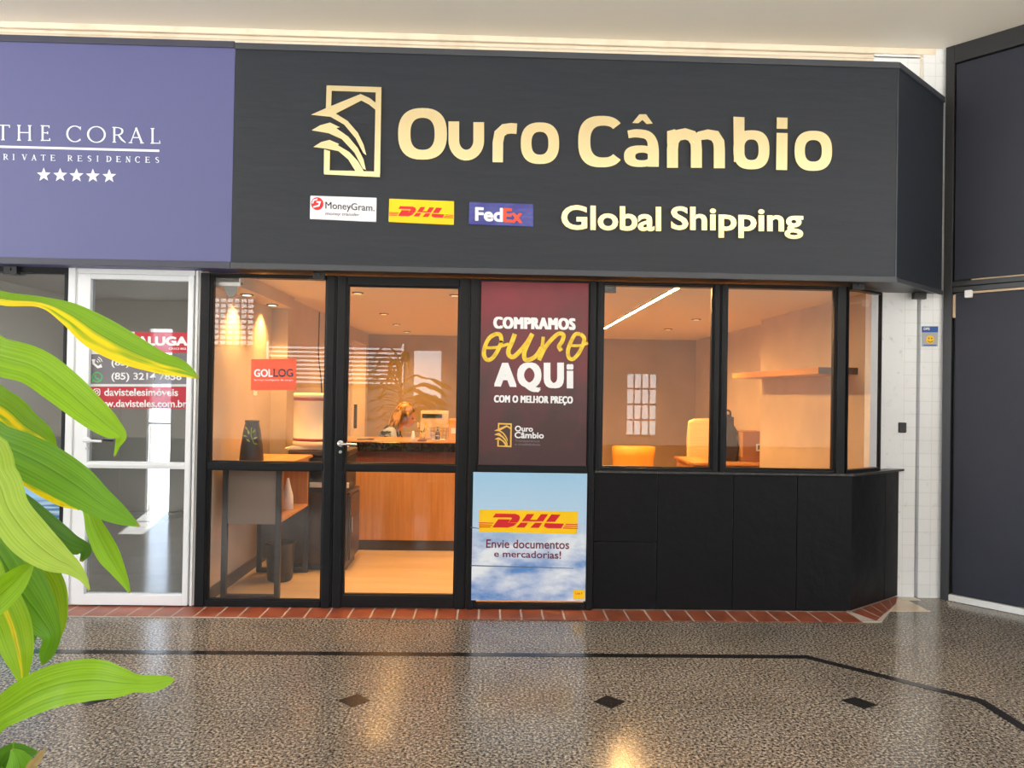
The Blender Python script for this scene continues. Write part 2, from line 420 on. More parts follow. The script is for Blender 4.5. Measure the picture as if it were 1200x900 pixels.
# inside the shop
struct('floor_shop', bx(-1.95, 3.0, 0.03, 5.75, -.12, .002), M_IFLOOR)
bm = B(); P = [(-1.95, .04), (2.33, .04), (2.74, .36), (2.90, .36), (2.90, .50), (3.05, .50), (3.05, 5.7), (-1.95, 5.7)]
lo_ = [bm.verts.new((x, y, ZI)) for x, y in P]; hi_ = [bm.verts.new((x, y, ZI+.22)) for x, y in P]; bm.faces.new(lo_); bm.faces.new(hi_)
for i in range(8): bm.faces.new((lo_[i], lo_[(i+1) % 8], hi_[(i+1) % 8], hi_[i]))
struct('ceiling_shop', bm, M_ICEIL)
struct('wall_back', bx(-1.85, 3.05, 5.58, 5.7, 0, ZI), M_TAUPE)
bm = B(); box(bm, -1.98, -1.885, 0.02, 1.45, 0, ZI); box(bm, -1.98, -1.75, 1.45, 5.58, 0, ZI); box(bm, -1.885, -1.70, 0.06, 1.45, 2.12, ZI)
struct('wall_left', bm, M_PLASTER)
bm = B(); box(bm, 2.75, 2.80, .472, 2.58, 0, ZI); box(bm, 2.80, 3.05, 2.56, 2.58, 0, ZI); box(bm, 2.91, 3.05, 2.58, 5.58, 0, ZI); box(bm, 2.80, 3.05, .47, 2.56, 0, ZI)
struct('wall_right', bm, M_PLASTER)
bm = B(); box(bm, -1.885, -1.868, .03, 1.45, 0.002, .085); box(bm, -1.868, -1.75, 1.434, 1.45, .002, .085); box(bm, -1.75, -1.733, 1.45, 5.58, 0.002, .085)
struct('baseboard_left', bm, mat('dark_baseboard', srgb(72, 62, 54), .4))
struct('baseboard_back', bx(-1.733, 2.91, 5.565, 5.58, .002, .085), MATS['dark_baseboard'])
# cream door leaf in the shop's side wall
dl = struct('door_3'); 
obj('door_leaf', bx(-1.752, -1.725, 4.35, 5.25, .03, 2.05), mat('cream_door_lacquer', srgb(240, 222, 196), .4), dl, bevel=.004)
obj('handle', bx(-1.725, -1.69, 4.42, 4.46, .95, 1.25), M_DARK, dl, bevel=.004)

# empty grey shop beside it
struct('floor_empty_shop', bx(-4.7, -1.95, 0.03, 3.85, -.12, .001), M_GREYT)
struct('ceiling_empty_shop', bx(-4.7, -1.98, 0.03, 3.85, 2.42, 2.48), mat('grey_ceiling', srgb(150, 149, 146), .8))
xa, xb = PY(172, 500, 3.7).x, PY(200, 500, 3.7).x
bm = B(); box(bm, -4.7, xa, 3.7, 3.82, 0, 2.42); box(bm, xb, -1.98, 3.7, 3.82, 0, 2.42); box(bm, xa, xb, 3.7, 3.82, 2.10, 2.42)
# tall locker-like tile panels on the back wall
for i in range(5):
    for j in range(2 if not (xa-.36 < -4.6+i*.36 < xb) else 0): box(bm, -4.6+i*.36, -4.6+i*.36+.35, 3.69, 3.70, .01+j*1.06, 1.05+j*1.06)
struct('wall_far', bm, M_GREYW)
struct('wall_empty_shop_side', bx(-4.8, -4.7, .03, 3.85, 0, 2.42), M_GREYW)
struct('wall_party', bx(-2.02, -1.981, 0.03, 3.7, 0, 2.42), M_GREYW)
lp = thing('added_fill_panel', 'added fill panel, out of view on the vacant shop ceiling', 'light', (-3.2, 1.1, 2.42))  # added out of view to brighten the vacant shop
obj('frame', bx(-3.8, -2.6, .8, 1.4, 2.395, 2.42), M_WHITEAL, lp); obj('diffuser', bx(-3.77, -2.63, .83, 1.37, 2.390, 2.395), mat('fill_panel_glow', (1, 1, 1), .5, emit=((1, .97, .92), 24.0)), lp)
fr = struct('door_4', loc=(0, 3.75, 0))
bm = B(); box(bm, xa, xa+.012, 3.72, 3.76, 0, 2.1); box(bm, xb-.012, xb, 3.72, 3.76, 0, 2.1); box(bm, xa+.012, xb-.012, 3.72, 3.76, 1.0, 1.02)
obj('frame', bm, M_WHITEAL, fr)
obj('pane', bx(xa+.012, xb-.012, 3.735, 3.741, 0, 2.1), glass_mat('frosted_back_pane', (.95, .97, 1)), fr)

# ------------------------------------------------------------------ glazing of the shop front
ZT = 2.19
def post(bm, x0, x1, z0, z1, y0=-.03, y1=.05):
    """aluminium post with grooves down its face"""
    box(bm, x0, x1, y0+.012, y1, z0, z1); wdt = x1-x0
    if wdt > .09:
        box(bm, x0, x0+wdt*.46, y0, y0+.012, z0, z1); box(bm, x0+wdt*.52, x1, y0, y0+.012, z0, z1)
    else: box(bm, x0+.006, x1-.012, y0, y0+.012, z0, z1)
def bay(name, x0, x1, gx0, gx1, rails, m=M_BLACK, gm=GLASS, zt=ZT, lip=True, zb=.008):
    """one glazed bay: x0..x1 outer frame, gx0..gx1 glass, rails = list of (z0,z1)"""
    s = struct(name, loc=((x0+x1)/2, 0, 0))
    bm = B()
    if gx0 > x0: post(bm, x0, gx0, zb, zt)
    if gx1 < x1: post(bm, gx1, x1, zb, zt)
    for a, b in rails: box(bm, gx0, gx1, -.022, .04, a, b)
    if lip:
        zs = sorted(rails)
        for (a, b), (c, d) in zip(zs, zs[1:]):   # glazing beads
            box(bm, gx0, gx0+.008, -.012, .02, b, c); box(bm, gx1-.008, gx1, -.012, .02, b, c)
            box(bm, gx0+.008, gx1-.008, -.012, .02, b, b+.008); box(bm, gx0+.008, gx1-.008, -.012, .02, c-.008, c)
    obj('frame', bm, m, s, bevel=.003)
    zs = sorted(rails)
    for (a, b), (c, d) in zip(zs, zs[1:]): obj('pane', bx(gx0, gx1, .004, .010, b, c), gm, s)
    return s
bay('window_1', -1.922, -1.03, -1.845, -1.10, [(.008, .05), (.905, .953), (2.175, ZT)])
d1 = bay('door_1', -1.028, -.15, -.958, -.226, [(.012, .09), (.908, .953), (2.13, ZT)])
def lever(x, z, par, m, sx=1):
    bm = B(); tube(bm, [(x, -.03, z), (x, -.037, z)], .021, 16); tube(bm, [(x, -.036, z), (x, -.085, z)], .009, 10)
    tube(bm, [(x, -.085, z), (x+sx*.05, -.088, z), (x+sx*.115, -.084, z-.003)], [.010, .009, .008], 10)
    h = obj('handle', bm, m, par, bevel=.002)
    b2 = B(); tube(b2, [(x, -.03, z-.055), (x, -.040, z-.055)], .010, 12); obj('keyhole', b2, M_STEEL, h)
    return h
lever(-.985, PY(400, 520, -.05).z, d1, mat('satin_chrome', (.75, .75, .76), .25, 1.0), 1)
bay('window_2', -.148, .69, -.088, .642, [(.008, .04), (.912, .956), (2.175, ZT)])
bay('window_3', .692, 1.52, .735, 1.472, [(.9325, .954), (2.175, ZT)], zb=.9325)
bay('window_4', 1.522, 2.373, 1.567, 2.303, [(.9325, .954), (2.175, ZT)], zb=.9325)
# chamfered corner window
CH0, CH1 = Vector((2.374, -.005, 0)), Vector((2.98, .415, 0)); CU = (CH1-CH0).normalized(); CN = Vector((CU.y, -CU.x, 0))
s = struct('window_5', loc=(2.55, .1, 0))
bm = B(); L1 = .46
oboxf(bm, CH0, CU, CN, .001, .010, -.03, .02, .9325, ZT); oboxf(bm, CH0, CU, CN, L1-.018, L1, -.008, .012, .9325, ZT)
oboxf(bm, CH0, CU, CN, .010, L1-.025, -.03, .02, .9325, .955); oboxf(bm, CH0, CU, CN, .010, L1-.025, -.03, .02, 2.175, ZT)
obj('frame', bm, M_BLACK, s)
bm = B(); oboxf(bm, CH0, CU, CN, .010, L1-.025, -.005, .001, .955, 2.175); obj('pane', bm, GLASS, s)
# white door and the window beside it
d2 = struct('door_2', loc=(-2.3, 0, 0))
bm = B(); post(bm, -2.775, -2.712, .01, 2.205); post(bm, -1.985+.027, -1.9225, .01, 2.205, -.02, .04)
box(bm, -2.712, -1.958, -.02, .04, 2.17, 2.205); obj('frame', bm, M_WHITEAL, d2, bevel=.003)
bm = B(); box(bm, -2.708, -2.625, -.03, .03, .015, 2.168); box(bm, -1.996, -1.962, -.03, .03, .015, 2.168)
box(bm, -2.625, -1.996, -.03, .03, .015, .085); box(bm, -2.625, -1.996, -.03, .03, .903, .945); box(bm, -2.625, -1.996, -.03, .03, 2.135, 2.168)
box(bm, -2.625, -1.996, -.036, -.03, .915, .933)
leaf = obj('door_leaf', bm, M_WHITEAL, d2, bevel=.003)
for a, b in ((.085, .903), (.945, 2.135)): obj('pane', bx(-2.625, -1.996, .0, .006, a, b), GLASSG, d2)
h = lever(PY(100, 516, -.06).x, PY(100, 516, -.05).z, d2, M_WHITEAL, 1)
bm = B(); tube(bm, [(-2.56, .04, h and PY(100, 516, -.05).z), (-2.50, .06, PY(100, 516, -.05).z-.005)], .009, 8); obj('inner_handle', bm, M_DARK, d2)
w6 = struct('window_6', loc=(-3.6, 0, 0))
bm = B(); box(bm, -4.6, -2.777, -.02, .04, .008, .05); box(bm, -4.6, -2.777, -.02, .04, 2.17, 2.21); post(bm, -4.66, -4.6, .008, 2.21); box(bm, -2.80, -2.777, -.02, .04, .05, 2.17)
obj('frame', bm, M_BLACK, w6, bevel=.003); obj('pane', bx(-4.6, -2.80, .0, .006, .05, 2.17), GLASSG, w6)
struct('trim_12', bx(-4.6, -1.923, -.012, .05, .003, .012), M_FRAMEDK)

# low black wall with ledge under the big windows
lw = struct('wall_front_low')
bm = B()
for a, b in ((.694, 1.118), (1.121, 1.628), (1.631, 2.06), (2.063, 2.43)):
    for z0, z1 in ((.012, .455), (.458, .915)) if a < 1 else ((.012, .915),): box(bm, a, b, -.002, .06, z0, z1)
box(bm, .694, 2.42, .02, .06, 0.003, .92)
C0 = Vector((2.43, 0, 0)); CU2 = (Vector((2.985, .40, 0))-C0).normalized(); CN2 = Vector((CU2.y, -CU2.x, 0))
oboxf(bm, C0, CU2, CN2, 0, .465, -.06, .002, .012, .915); oboxf(bm, C0, CU2, CN2, .468, .665, -.06, .002, .012, .915)
obj('panel', bm, M_LOW, lw, bevel=.004)
bm = B(); box(bm, .694, 2.43, -.03, .06, .917, .932); oboxf(bm, C0, CU2, CN2, -.005, .685, -.06, .03, .917, .932)
obj('ledge', bm, M_CAP, lw)

# ------------------------------------------------------------------ white tiled pillar and the dark partition
def tilew():
    m = bpy.data.materials.new('white_painted_tile'); m.use_nodes = True; nt = m.node_tree; N = nt.nodes; L = nt.links
    b = N['Principled BSDF']; tc = N.new('ShaderNodeTexCoord'); mp = N.new('ShaderNodeMapping'); mp.inputs['Rotation'].default_value = (pi/2, 0, 0)
    L.new(tc.outputs['Object'], mp.inputs[0])
    br = N.new('ShaderNodeTexBrick'); br.offset = 0; br.inputs['Scale'].default_value = 1
    br.inputs['Brick Width'].default_value = .1; br.inputs['Row Height'].default_value = .095; br.inputs['Mortar Size'].default_value = .0025
    br.inputs['Color1'].default_value = (.91, .94, .97, 1); br.inputs['Color2'].default_value = (.89, .92, .95, 1); br.inputs['Mortar'].default_value = (.80, .82, .84, 1)
    L.new(mp.outputs[0], br.inputs['Vector'])
    n = N.new('ShaderNodeTexNoise'); n.inputs['Scale'].default_value = 14; n.inputs['Detail'].default_value = 6; L.new(tc.outputs['Object'], n.inputs['Vector'])
    r = N.new('ShaderNodeValToRGB'); r.color_ramp.elements[0].position = .66; r.color_ramp.elements[1].position = .80
    r.color_ramp.elements[0].color = (0, 0, 0, 1); r.color_ramp.elements[1].color = (.6, .6, .6, 1); L.new(n.outputs[0], r.inputs[0])
    c = mix_node(nt, r.outputs[0], br.outputs[0], (.60, .58, .54)); L.new(c, b.inputs['Base Color'])
    bp = N.new('ShaderNodeBump'); bp.inputs['Strength'].default_value = .3; bp.inputs['Distance'].default_value = .01
    L.new(br.outputs['Fac'], bp.inputs['Height']); bp.invert = True; L.new(bp.outputs[0], b.inputs['Normal']); b.inputs['Roughness'].default_value = .45
    return m
M_TILEW = tilew()
M_WPLAS = mat('white_wall_paint', (.89, .92, .95), .6, noise=(20, (.66, .66, .64), .62, .8), bump=(40, .15))
pl = struct('wall_pillar')
bm = B(); box(bm, 2.752, 2.985, .385, .47, 0, ZC); obj('plaster_strip', bm, M_WPLAS, pl)
bm = B(); box(bm, 2.985, 3.09, .385, .47, 0, ZC); box(bm, 3.112, 3.285, .375, .47, 0, ZC); obj('tiled_face', bm, M_TILEW, pl)
bm = B(); box(bm, 3.09, 3.112, .42, .47, 0, ZC); obj('joint', bm, mat('grey_joint', srgb(120, 118, 112), .8), pl)
bm = B(); box(bm, 2.9, 3.10, .28, .62, -.002, .0035); 
struct('trim_13', bx(2.96, 3.09, .30, .384, 0.0005, .004), mat('worn_white_threshold', srgb(205, 195, 180), .6)); bm.free()
# small things on the pillar
tag(obj('wall_hole_cover', bx(PY(1052, 507, .39).x, PY(1061, 507, .39).x, .372, .40, PY(1057, 507, .39).z, PY(1057, 495, .39).z), M_DARK, bevel=.006), 'small black cover plate stuck low on the white pillar beside the corner window', 'cover plate')
F = onplane(.374)
st = thing('notice_sticker', 'small blue and grey notice with yellow round face on the white pillar', 'sticker', (PY(1089, 395, .374).x, .374, PY(1089, 395, .374).z))
bm = B(); prism(bm, [(1080, 382.5), (1099, 382.5), (1098.6, 406), (1080, 406)], .371, .3745, F); obj('sheet', bm, mat('pale_grey_notice', srgb(176, 180, 186), .5), st)
bm = B(); prism(bm, [(1080, 382.5), (1099, 382.5), (1098.8, 389.5), (1080, 389.5)], .3695, .371, F); hd = obj('header', bm, mat('royal_blue_print', srgb(32, 84, 168), .5), st)
bm = text_on('DPS', R4(1082, 1089, 383.8, 386.8), .3685, .3695, .03, f=F); obj('lettering', bm, M_WHITE, hd)
bm = B(); prism(bm, supere(1089.8, 398, 4.6, 5, 2, 24), .3695, .371, F); fc = obj('round_face', bm, M_YEL, st)
bm = B(); prism(bm, supere(1088.1, 396.6, .6, .9, 2, 10), .3688, .3695, F); prism(bm, supere(1091.4, 396.6, .6, .9, 2, 10), .3688, .3695, F)
stroke(bm, [(1087, 399.5), (1088.5, 401), (1091, 401), (1092.6, 399.5)], .7, .3688, .3695, F); obj('smile', bm, M_BLKP, fc)
bm = B(); prism(bm, [(1082, 404), (1097, 404), (1097, 405.2), (1082, 405.2)], .3695, .371, F); obj('small_print', bm, MATS['royal_blue_print'], st)

# dark partition: runs from the pillar towards the viewer
WA = Vector((3.298, .335, 0)); WU = Vector((.303, -.357, 0)).normalized(); WN = Vector((-WU.y, WU.x, 0))*1.0
if WN.x > 0: WN = -WN          # faces the gallery
wr = struct('wall_partition', loc=WA[:])
WZ = lambda px, py: None
def wz(px, py, s):  # height on the partition plane under a pixel
    d = ray(px, py); A = WA; n = WN; t = (A-CAM).dot(n)/d.dot(n); p = CAM+d*t; return p.z, (p-A).dot(WU)
bm = B(); oboxf(bm, WA, WU, WN, 0, 2.6, -.12, -.03, 0, ZC); obj('backing', bm, M_FRAMEDK, wr)
ZB0, ZB1 = 2.20, 2.30
bm = B(); oboxf(bm, WA, WU, WN, .03, 2.6, -.03, .006, ZB1, 3.86); obj('upper_panel', bm, M_NAVY, wr, bevel=.004)
bm = B(); oboxf(bm, WA, WU, WN, .035, 2.6, -.03, .0, .05, ZB0-.005); obj('lower_panel', bm, M_NAVY, wr, bevel=.004)
bm = B(); oboxf(bm, WA, WU, WN, -.035, .022, -.10, .02, 0, ZC); oboxf(bm, WA, WU, WN, .022, 2.6, -.03, .018, 3.87, ZC)
oboxf(bm, WA, WU, WN, .022, 2.6, -.03, .012, ZB0+.012, ZB0+.05); oboxf(bm, WA, WU, WN, .022, 2.6, -.03, .018, ZB0+.052, ZB1-.012); obj('frame', bm, mat('black_steel_frame', (.02, .021, .023), .4), wr, bevel=.003)
bm = B(); oboxf(bm, WA, WU, WN, .10, 2.6, -.02, .010, ZB0-.004, ZB0+.010); oboxf(bm, WA, WU, WN, .14, 2.6, -.02, .008, ZB1-.010, ZB1-.002); oboxf(bm, WA, WU, WN, .024, .04, -.02, .008, 2.03, ZB0-.005); obj('bare_wood_edge', bm, mat('bare_pine', srgb(205, 180, 150), .7), wr)
bm = B(); oboxf(bm, WA, WU, WN, .02, 2.6, -.03, .022, .003, .045); obj('threshold', bm, mat('white_sill_paint', (.80, .80, .79), .6), wr)
zz, ss = wz(1135, 342, 0)
bm = B(); oboxf(bm, WA, WU, WN, ss-.018, ss+.03, .0, .035, zz-.045, zz+.01)
tag(obj('door_sensor', bm, M_WHITE, bevel=.008), 'small white sensor on the dark partition under its crossbar', 'sensor')

# ------------------------------------------------------------------ sign boxes over the shops
YS = -.20; ZS0, ZS1 = 2.205, 3.615
S = onplane(YS)
SC0, SC1 = Vector((2.607, YS, 0)), Vector((3.235, .33, 0))
def signbox(parent, x0, xk, chamfer, m, nm='panel'):
    bm = B(); poly = [(x0, YS), (xk, YS)] + ([(SC1.x, SC1.y)] if chamfer else [(xk, .30)]) + ([] if chamfer else []) + [(x0, .30)]
    if chamfer: poly = [(x0, YS), (xk, YS), (SC1.x, SC1.y), (x0, SC1.y)]
    lo = [bm.verts.new((x, y, ZS0)) for x, y in poly]; hi = [bm.verts.new((x, y, ZS1)) for x, y in poly]
    bm.faces.new(lo); bm.faces.new(hi)
    for i in range(len(poly)): bm.faces.new((lo[i], lo[(i+1) % len(poly)], hi[(i+1) % len(poly)], hi[i]))
    return obj(nm, bm, m, parent)
sg = thing('shop_sign', 'black fascia sign with raised gold lettering over the lit shop', 'sign', (.5, YS, ZS0))
signbox(sg, -1.662, 2.607, True, M_SIGN, 'sign_box')
bm = B(); box(bm, -1.662, 2.607, YS-.012, YS, ZS1-.028, ZS1+.012); box(bm, -1.662, 2.607, YS-.012, YS, ZS0-.012, ZS0+.026)
SU = (SC1-SC0).normalized(); SN = Vector((SU.y, -SU.x, 0)); SL = (SC1-SC0).length
oboxf(bm, SC0, SU, SN, -.004, SL, 0, .012, ZS1-.028, ZS1+.012); oboxf(bm, SC0, SU, SN, -.004, SL, 0, .012, ZS0-.012, ZS0+.02)
obj('edge_profile', bm, M_EDGE, sg, bevel=.003)
bm = B(); oboxf(bm, SC0, SU, SN, -.006, .006, -.002, .004, ZS0+.02, ZS1-.028); obj('corner_seam', bm, M_EDGE, sg)

cs = thing('shop_sign', 'purple blue fascia sign with white lettering and five stars over the vacant shop', 'sign', (-3, YS, ZS0))
signbox(cs, -4.8, -1.664, False, M_BLUE, 'sign_box')
bm = B(); box(bm, -4.8, -1.664, YS-.012, YS, ZS1-.022, ZS1+.02); box(bm, -4.8, -1.664, YS-.012, YS, ZS0-.012, ZS0+.03); obj('edge_profile', bm, mat('dark_blue_edge_profile', srgb(58, 60, 76), .4), cs, bevel=.003)

# gold logo
def ZX(ox, oy, k): return lambda x, y: (ox + x/k, oy + y/k)
def logo(bm, g, y0, y1, f):
    """g maps logo drawing units to the caller's frame"""
    h = lambda P: [g(*p) for p in P]
    for P in ([(163, 80), (403, 88), (402, 112), (185, 104)], [(378, 104), (403, 100), (397, 470), (371, 470)], [(152, 470), (153, 452), (396, 458), (396, 482)],
              [(163, 82), (186, 100), (183, 178), (160, 184)], [(152, 360), (178, 368), (176, 460), (151, 464)]): prism(bm, h(P), y0, y1, f)
    prism(bm, h([(95, 209), (165, 178), (312, 118), (352, 136), (382, 160), (380, 190), (350, 165), (315, 147), (203, 204), (255, 236), (300, 288), (325, 340), (337, 386), (324, 377), (290, 312), (240, 252), (180, 218)]), y0, y1, f)
    prism(bm, h([(98, 277), (135, 255), (178, 243), (222, 264), (206, 268), (258, 305), (300, 355), (325, 405), (335, 451), (322, 445), (285, 375), (230, 316), (172, 290)]), y0, y1, f)
    prism(bm, h([(105, 350), (140, 328), (176, 319), (218, 337), (212, 342), (262, 372), (300, 412), (328, 460), (292, 460), (258, 405), (215, 368), (165, 358)]), y0, y1, f)
YG0, YG1 = YS-.018, YS
bm = B(); logo(bm, ZX(340, 80, 3.75), YG0, YG1, S); obj('logo', bm, M_GOLD, sg)
# big letters, one mesh each
def letters():
    a, b = ZX(340, 80, 3.75), ZX(640, 80, 3.3333)
    T = 48
    def L(fn, g):
        bm = B(); f = lambda x, y: S(*g(x, y)); fn(bm, f); obj('letter', bm, M_GOLD, sg)
    L(lambda m, f: ring(m, 583, 292.5, 107, 113, 53, 70, YG0, YG1, f, 2.5), a)
    L(lambda m, f: stroke(m, [(720, 238), (720, 318)] + [(774.5+54.5*cos(radians(180-q)), 322+64*sin(radians(180-q))) for q in range(0, 181, 12)] + [(829, 318), (829, 241)], 47, YG0, YG1, f), a)
    L(lambda m, f: stroke(m, [(912, 417), (913, 330), (920, 292), (942, 272), (970, 268), (996, 270)], 46, YG0, YG1, f), a)
    L(lambda m, f: ring(m, 1097, 333.5, 84, 91, 37, 50, YG0, YG1, f, 2.5), a)
    L(lambda m, f: strip(m, supere(215, 290, 91, 100, 2.6, 36, radians(40), radians(320), True), supere(222, 290, 51, 62, 2.6, 36, radians(47), radians(313), True), YG0, YG1, f), b)
    def aa(m, f):
        stroke(m, [(318, 262), (350, 258), (390, 264), (410, 285), (416, 320), (416, 388)], [30, 32, 34, 38, 43, 43], YG0, YG1, f, curve=4)
        strip(m, supere(365, 347, 63, 42, 2.5, 28, radians(20), radians(340), True), supere(372, 348, 26, 15, 2.5, 28, radians(20), radians(340), True), YG0, YG1, f)
        prism(m, [(334, 218), (362, 184), (388, 184), (414, 220), (390, 222), (374, 206), (358, 219)], YG0, YG1, f)
    L(aa, b)
    def mm(m, f):
        stroke(m, [(491, 392), (491, 320), (494, 288), (510, 266), (540, 260), (566, 268), (582, 292), (584, 320), (584, 392)], 43, YG0, YG1, f)
        stroke(m, [(572, 290), (596, 268), (628, 262), (656, 268), (671, 292), (673, 320), (673, 394)], [16, 34, 38, 42, 43, 43, 43], YG0, YG1, f)
        prism(m, [(470, 250), (500, 242), (512, 260), (512, 300), (470, 300)], YG0, YG1, f)
    L(mm, b)
    def bb(m, f):
        prism(m, [(728, 193), (771, 195), (771, 360), (730, 370)], YG0, YG1, f)
        ring(m, 798, 322, 70, 76, 28, 40, YG0, YG1, f, 2.6)
    L(bb, b)
    def ii(m, f):
        prism(m, [(897, 196), (939, 197), (938, 241), (896, 240)], YG0, YG1, f); prism(m, [(896, 256), (939, 257), (937, 401), (894, 400)], YG0, YG1, f)
    L(ii, b)
    L(lambda m, f: ring(m, 1039, 326, 73, 78, 33, 42, YG0, YG1, f, 2.5), b)
letters()
gz = ZX(640, 80, 3.3333)
def fz(x, y): return S(*gz(x, y))
for word, q in (('Global', ((58, 536), (447, 543), (58, 633), (447, 640))), ('Shipping', ((485, 541), (1000, 549), (485, 661), (1000, 670)))):
    bm = text_on(word, q, YG0, YG1, .026, f=fz)
    for lb in split_letters(bm): obj('letter', lb, M_GOLD, sg)
# logo plates
def plate(quad, m):
    bm = B(); prism(bm, quad, YS-.010, YS, S); return obj('logo_plate', bm, m, sg, bevel=.006)
YP0, YP1 = YS-.0125, YS-.0098
a = ZX(340, 80, 3.75); A2 = lambda x, y: S(*a(x, y))
def dhl(bm, g, y0, y1, f):
    h = lambda P: [g(*p) for p in P]
    for P in ([(190, 274), (312, 276), (334, 284), (341, 298), (336, 316), (324, 331), (268, 330), (292, 304), (286, 299), (172, 298)],
              [(206, 309), (282, 310), (266, 330), (322, 334), (302, 350), (268, 361), (170, 360)],
              [(385, 277), (430, 277), (404, 312), (445, 313), (471, 278), (516, 278), (484, 323), (352, 322)],
              [(345, 330), (390, 331), (369, 361), (318, 360)], [(435, 331), (479, 332), (457, 363), (404, 362)],
              [(536, 279), (592, 281), (558, 326), (502, 325)], [(496, 333), (614, 337), (596, 366), (510, 365), (490, 354)],
              [(86, 329), (178, 331), (174, 336), (86, 335)], [(86, 341), (170, 343), (166, 348), (86, 347)], [(86, 353), (162, 354), (158, 359), (86, 359)],
              [(626, 338), (700, 340), (700, 345), (622, 343)], [(618, 350), (700, 352), (700, 357), (614, 355)], [(610, 361), (700, 364), (700, 369), (606, 367)]):
        prism(bm, h(P), y0, y1, f)
p1 = plate([(364, 229.5), (441.5, 232), (441.3, 260.5), (363.3, 257)], mat('white_logo_plate', (.78, .80, .86), .3))
bm = text_on('MoneyGram.', ((157, 588), (372, 600), (157, 628), (372, 640)), YP0, YP1, 0, f=A2); obj('lettering', bm, M_BLKP, p1)
bm = text_on('money transfer', ((156, 632), (307, 638), (156, 650), (307, 656)), YP0, YP1, 0, .2, f=A2); obj('small_lettering', bm, M_GREYP, p1)
bm = B(); prism(bm, supere(121, 597, 27, 28, 2, 28), YP0, YP1, A2); em = obj('emblem', bm, M_RED, p1)
bm = B(); stroke(bm, [(104, 612), (128, 606), (133, 590), (118, 590)], 7, YP0-.001, YP0, A2); stroke(bm, [(100, 596), (106, 582), (122, 577)], 6, YP0-.001, YP0, A2); obj('swoosh', bm, M_WHITE, em)
p2 = plate([(456.2, 233), (532.3, 236), (532, 264), (455.5, 260.5)], M_YEL)
bm = B(); dhl(bm, lambda x, y: (437+(x-86)/(614)*281, 607+(y-275)*.50+ (x-86)*.012), YP0, YP1, A2); obj('lettering', bm, M_RED, p2)
p3 = plate([(550, 236.8), (625, 239.3), (625, 266.3), (549.2, 263.5)], M_NAVYP)
bm = text_on('Fed', ((813, 612), (935, 616), (813, 672), (935, 678)), YP0, YP1, .035, f=A2); obj('lettering', bm, M_WHITE, p3)
bm = text_on('Ex', ((937, 616), (1020, 619), (937, 678), (1020, 682)), YP0, YP1, .035, f=A2); obj('orange_lettering', bm, mat('orange_print', srgb(235, 84, 52), .5), p3)

# serif lettering on the purple blue sign
c6 = ZX(0, 130, 6.0); A3 = lambda x, y: S(*c6(x, y))
def serif(bm, ch, x, y, w_, h, tk, y0, y1):
    """roman capital in a box with lower left (x,y) (y grows downwards), thick stroke tk"""
    t2 = tk*.42; q = lambda u, v: (x+u*w_, y-v*h+(u*w_)*.019)
    def st(P, wd, cv=0): stroke(bm, [q(*p) for p in P], wd, y0, y1, A3, curve=cv)
    sr = tk*.9
    def foot(u, v, both=1): st([(u-sr*1.1/w_, v), (u+sr*1.1/w_, v)], t2)
    def stem(u): st([(u, 0), (u, 1)], tk); foot(u, .02); foot(u, .98)
    if ch == 'T': st([(.5, 0), (.5, 1)], tk); foot(.5, .02); st([(0, .97), (1, .97)], t2); st([(.02, .99), (.02, .82)], t2); st([(.98, .99), (.98, .82)], t2)
    elif ch == 'H': stem(.14); stem(.86); st([(.14, .52), (.86, .52)], t2)
    elif ch == 'E': stem(.2); [st([(.2, v), (e, v)], t2) for v, e in ((.97, .92), (.52, .75), (.03, 1))]; st([(.92, .99), (.90, .84)], t2); st([(1, .01), (.96, .17)], t2); st([(.75, .6), (.75, .44)], t2)
    elif ch == 'L': stem(.2); st([(.2, .03), (1, .03)], t2); st([(1, .01), (.95, .2)], t2)
    elif ch == 'I': stem(.5)
    elif ch in 'CO':
        n = 28; a0, a1 = (radians(42), radians(318)) if ch == 'C' else (0, 2*pi)
        P = [(.5+.5*cos(a0+(a1-a0)*i/n), .5+.51*sin(a0+(a1-a0)*i/n)) for i in range(n+1)]
        wd = [t2 + (tk-t2)*abs(cos(a0+(a1-a0)*i/n))**1.3 for i in range(n+1)]
        stroke(bm, [q(*p) for p in P], wd, y0, y1, A3)
        if ch == 'C': st([(.88, .98), (.88, .76)], t2)
    elif ch in 'RPD':
        stem(.16)
        if ch == 'D': P = [(.16, .97), (.5, .95), (.86, .78), (.95, .5), (.86, .22), (.5, .05), (.16, .03)]
        else: P = [(.16, .97), (.5, .96), (.74, .86), (.78, .74), (.72, .6), (.5, .5), (.16, .49)]
        st(P, [t2, t2, tk*.8, tk, tk*.8, t2, t2], 4)
        if ch == 'R': st([(.46, .5), (.75, .18), (1.02, 0)], [tk*.8, tk, t2])
    elif ch == 'A': st([(.12, 0), (.5, 1)], t2); st([(.48, 1), (.88, 0)], tk); st([(.26, .36), (.74, .36)], t2); foot(.12, .02); foot(.88, .02)
    elif ch == 'V': st([(.1, 1), (.5, 0)], tk); st([(.5, 0), (.9, 1)], t2); foot(.1, .98); foot(.9, .98)
    elif ch == 'N': st([(.14, 0), (.14, 1)], t2); st([(.14, 1), (.86, 0)], tk); st([(.86, 0), (.86, 1)], t2); foot(.14, .02); foot(.86, .98)
    elif ch == 'S': st([(.85, .84), (.62, .97), (.3, .9), (.22, .72), (.5, .53), (.8, .36), (.74, .1), (.45, .03), (.14, .16)], [t2, t2, tk*.7, tk, tk, tk, tk*.7, t2, t2], 4)
ST0, ST1 = YS-.003, YS
M_SW = mat('white_sign_print', (.80, .85, .92), .4)
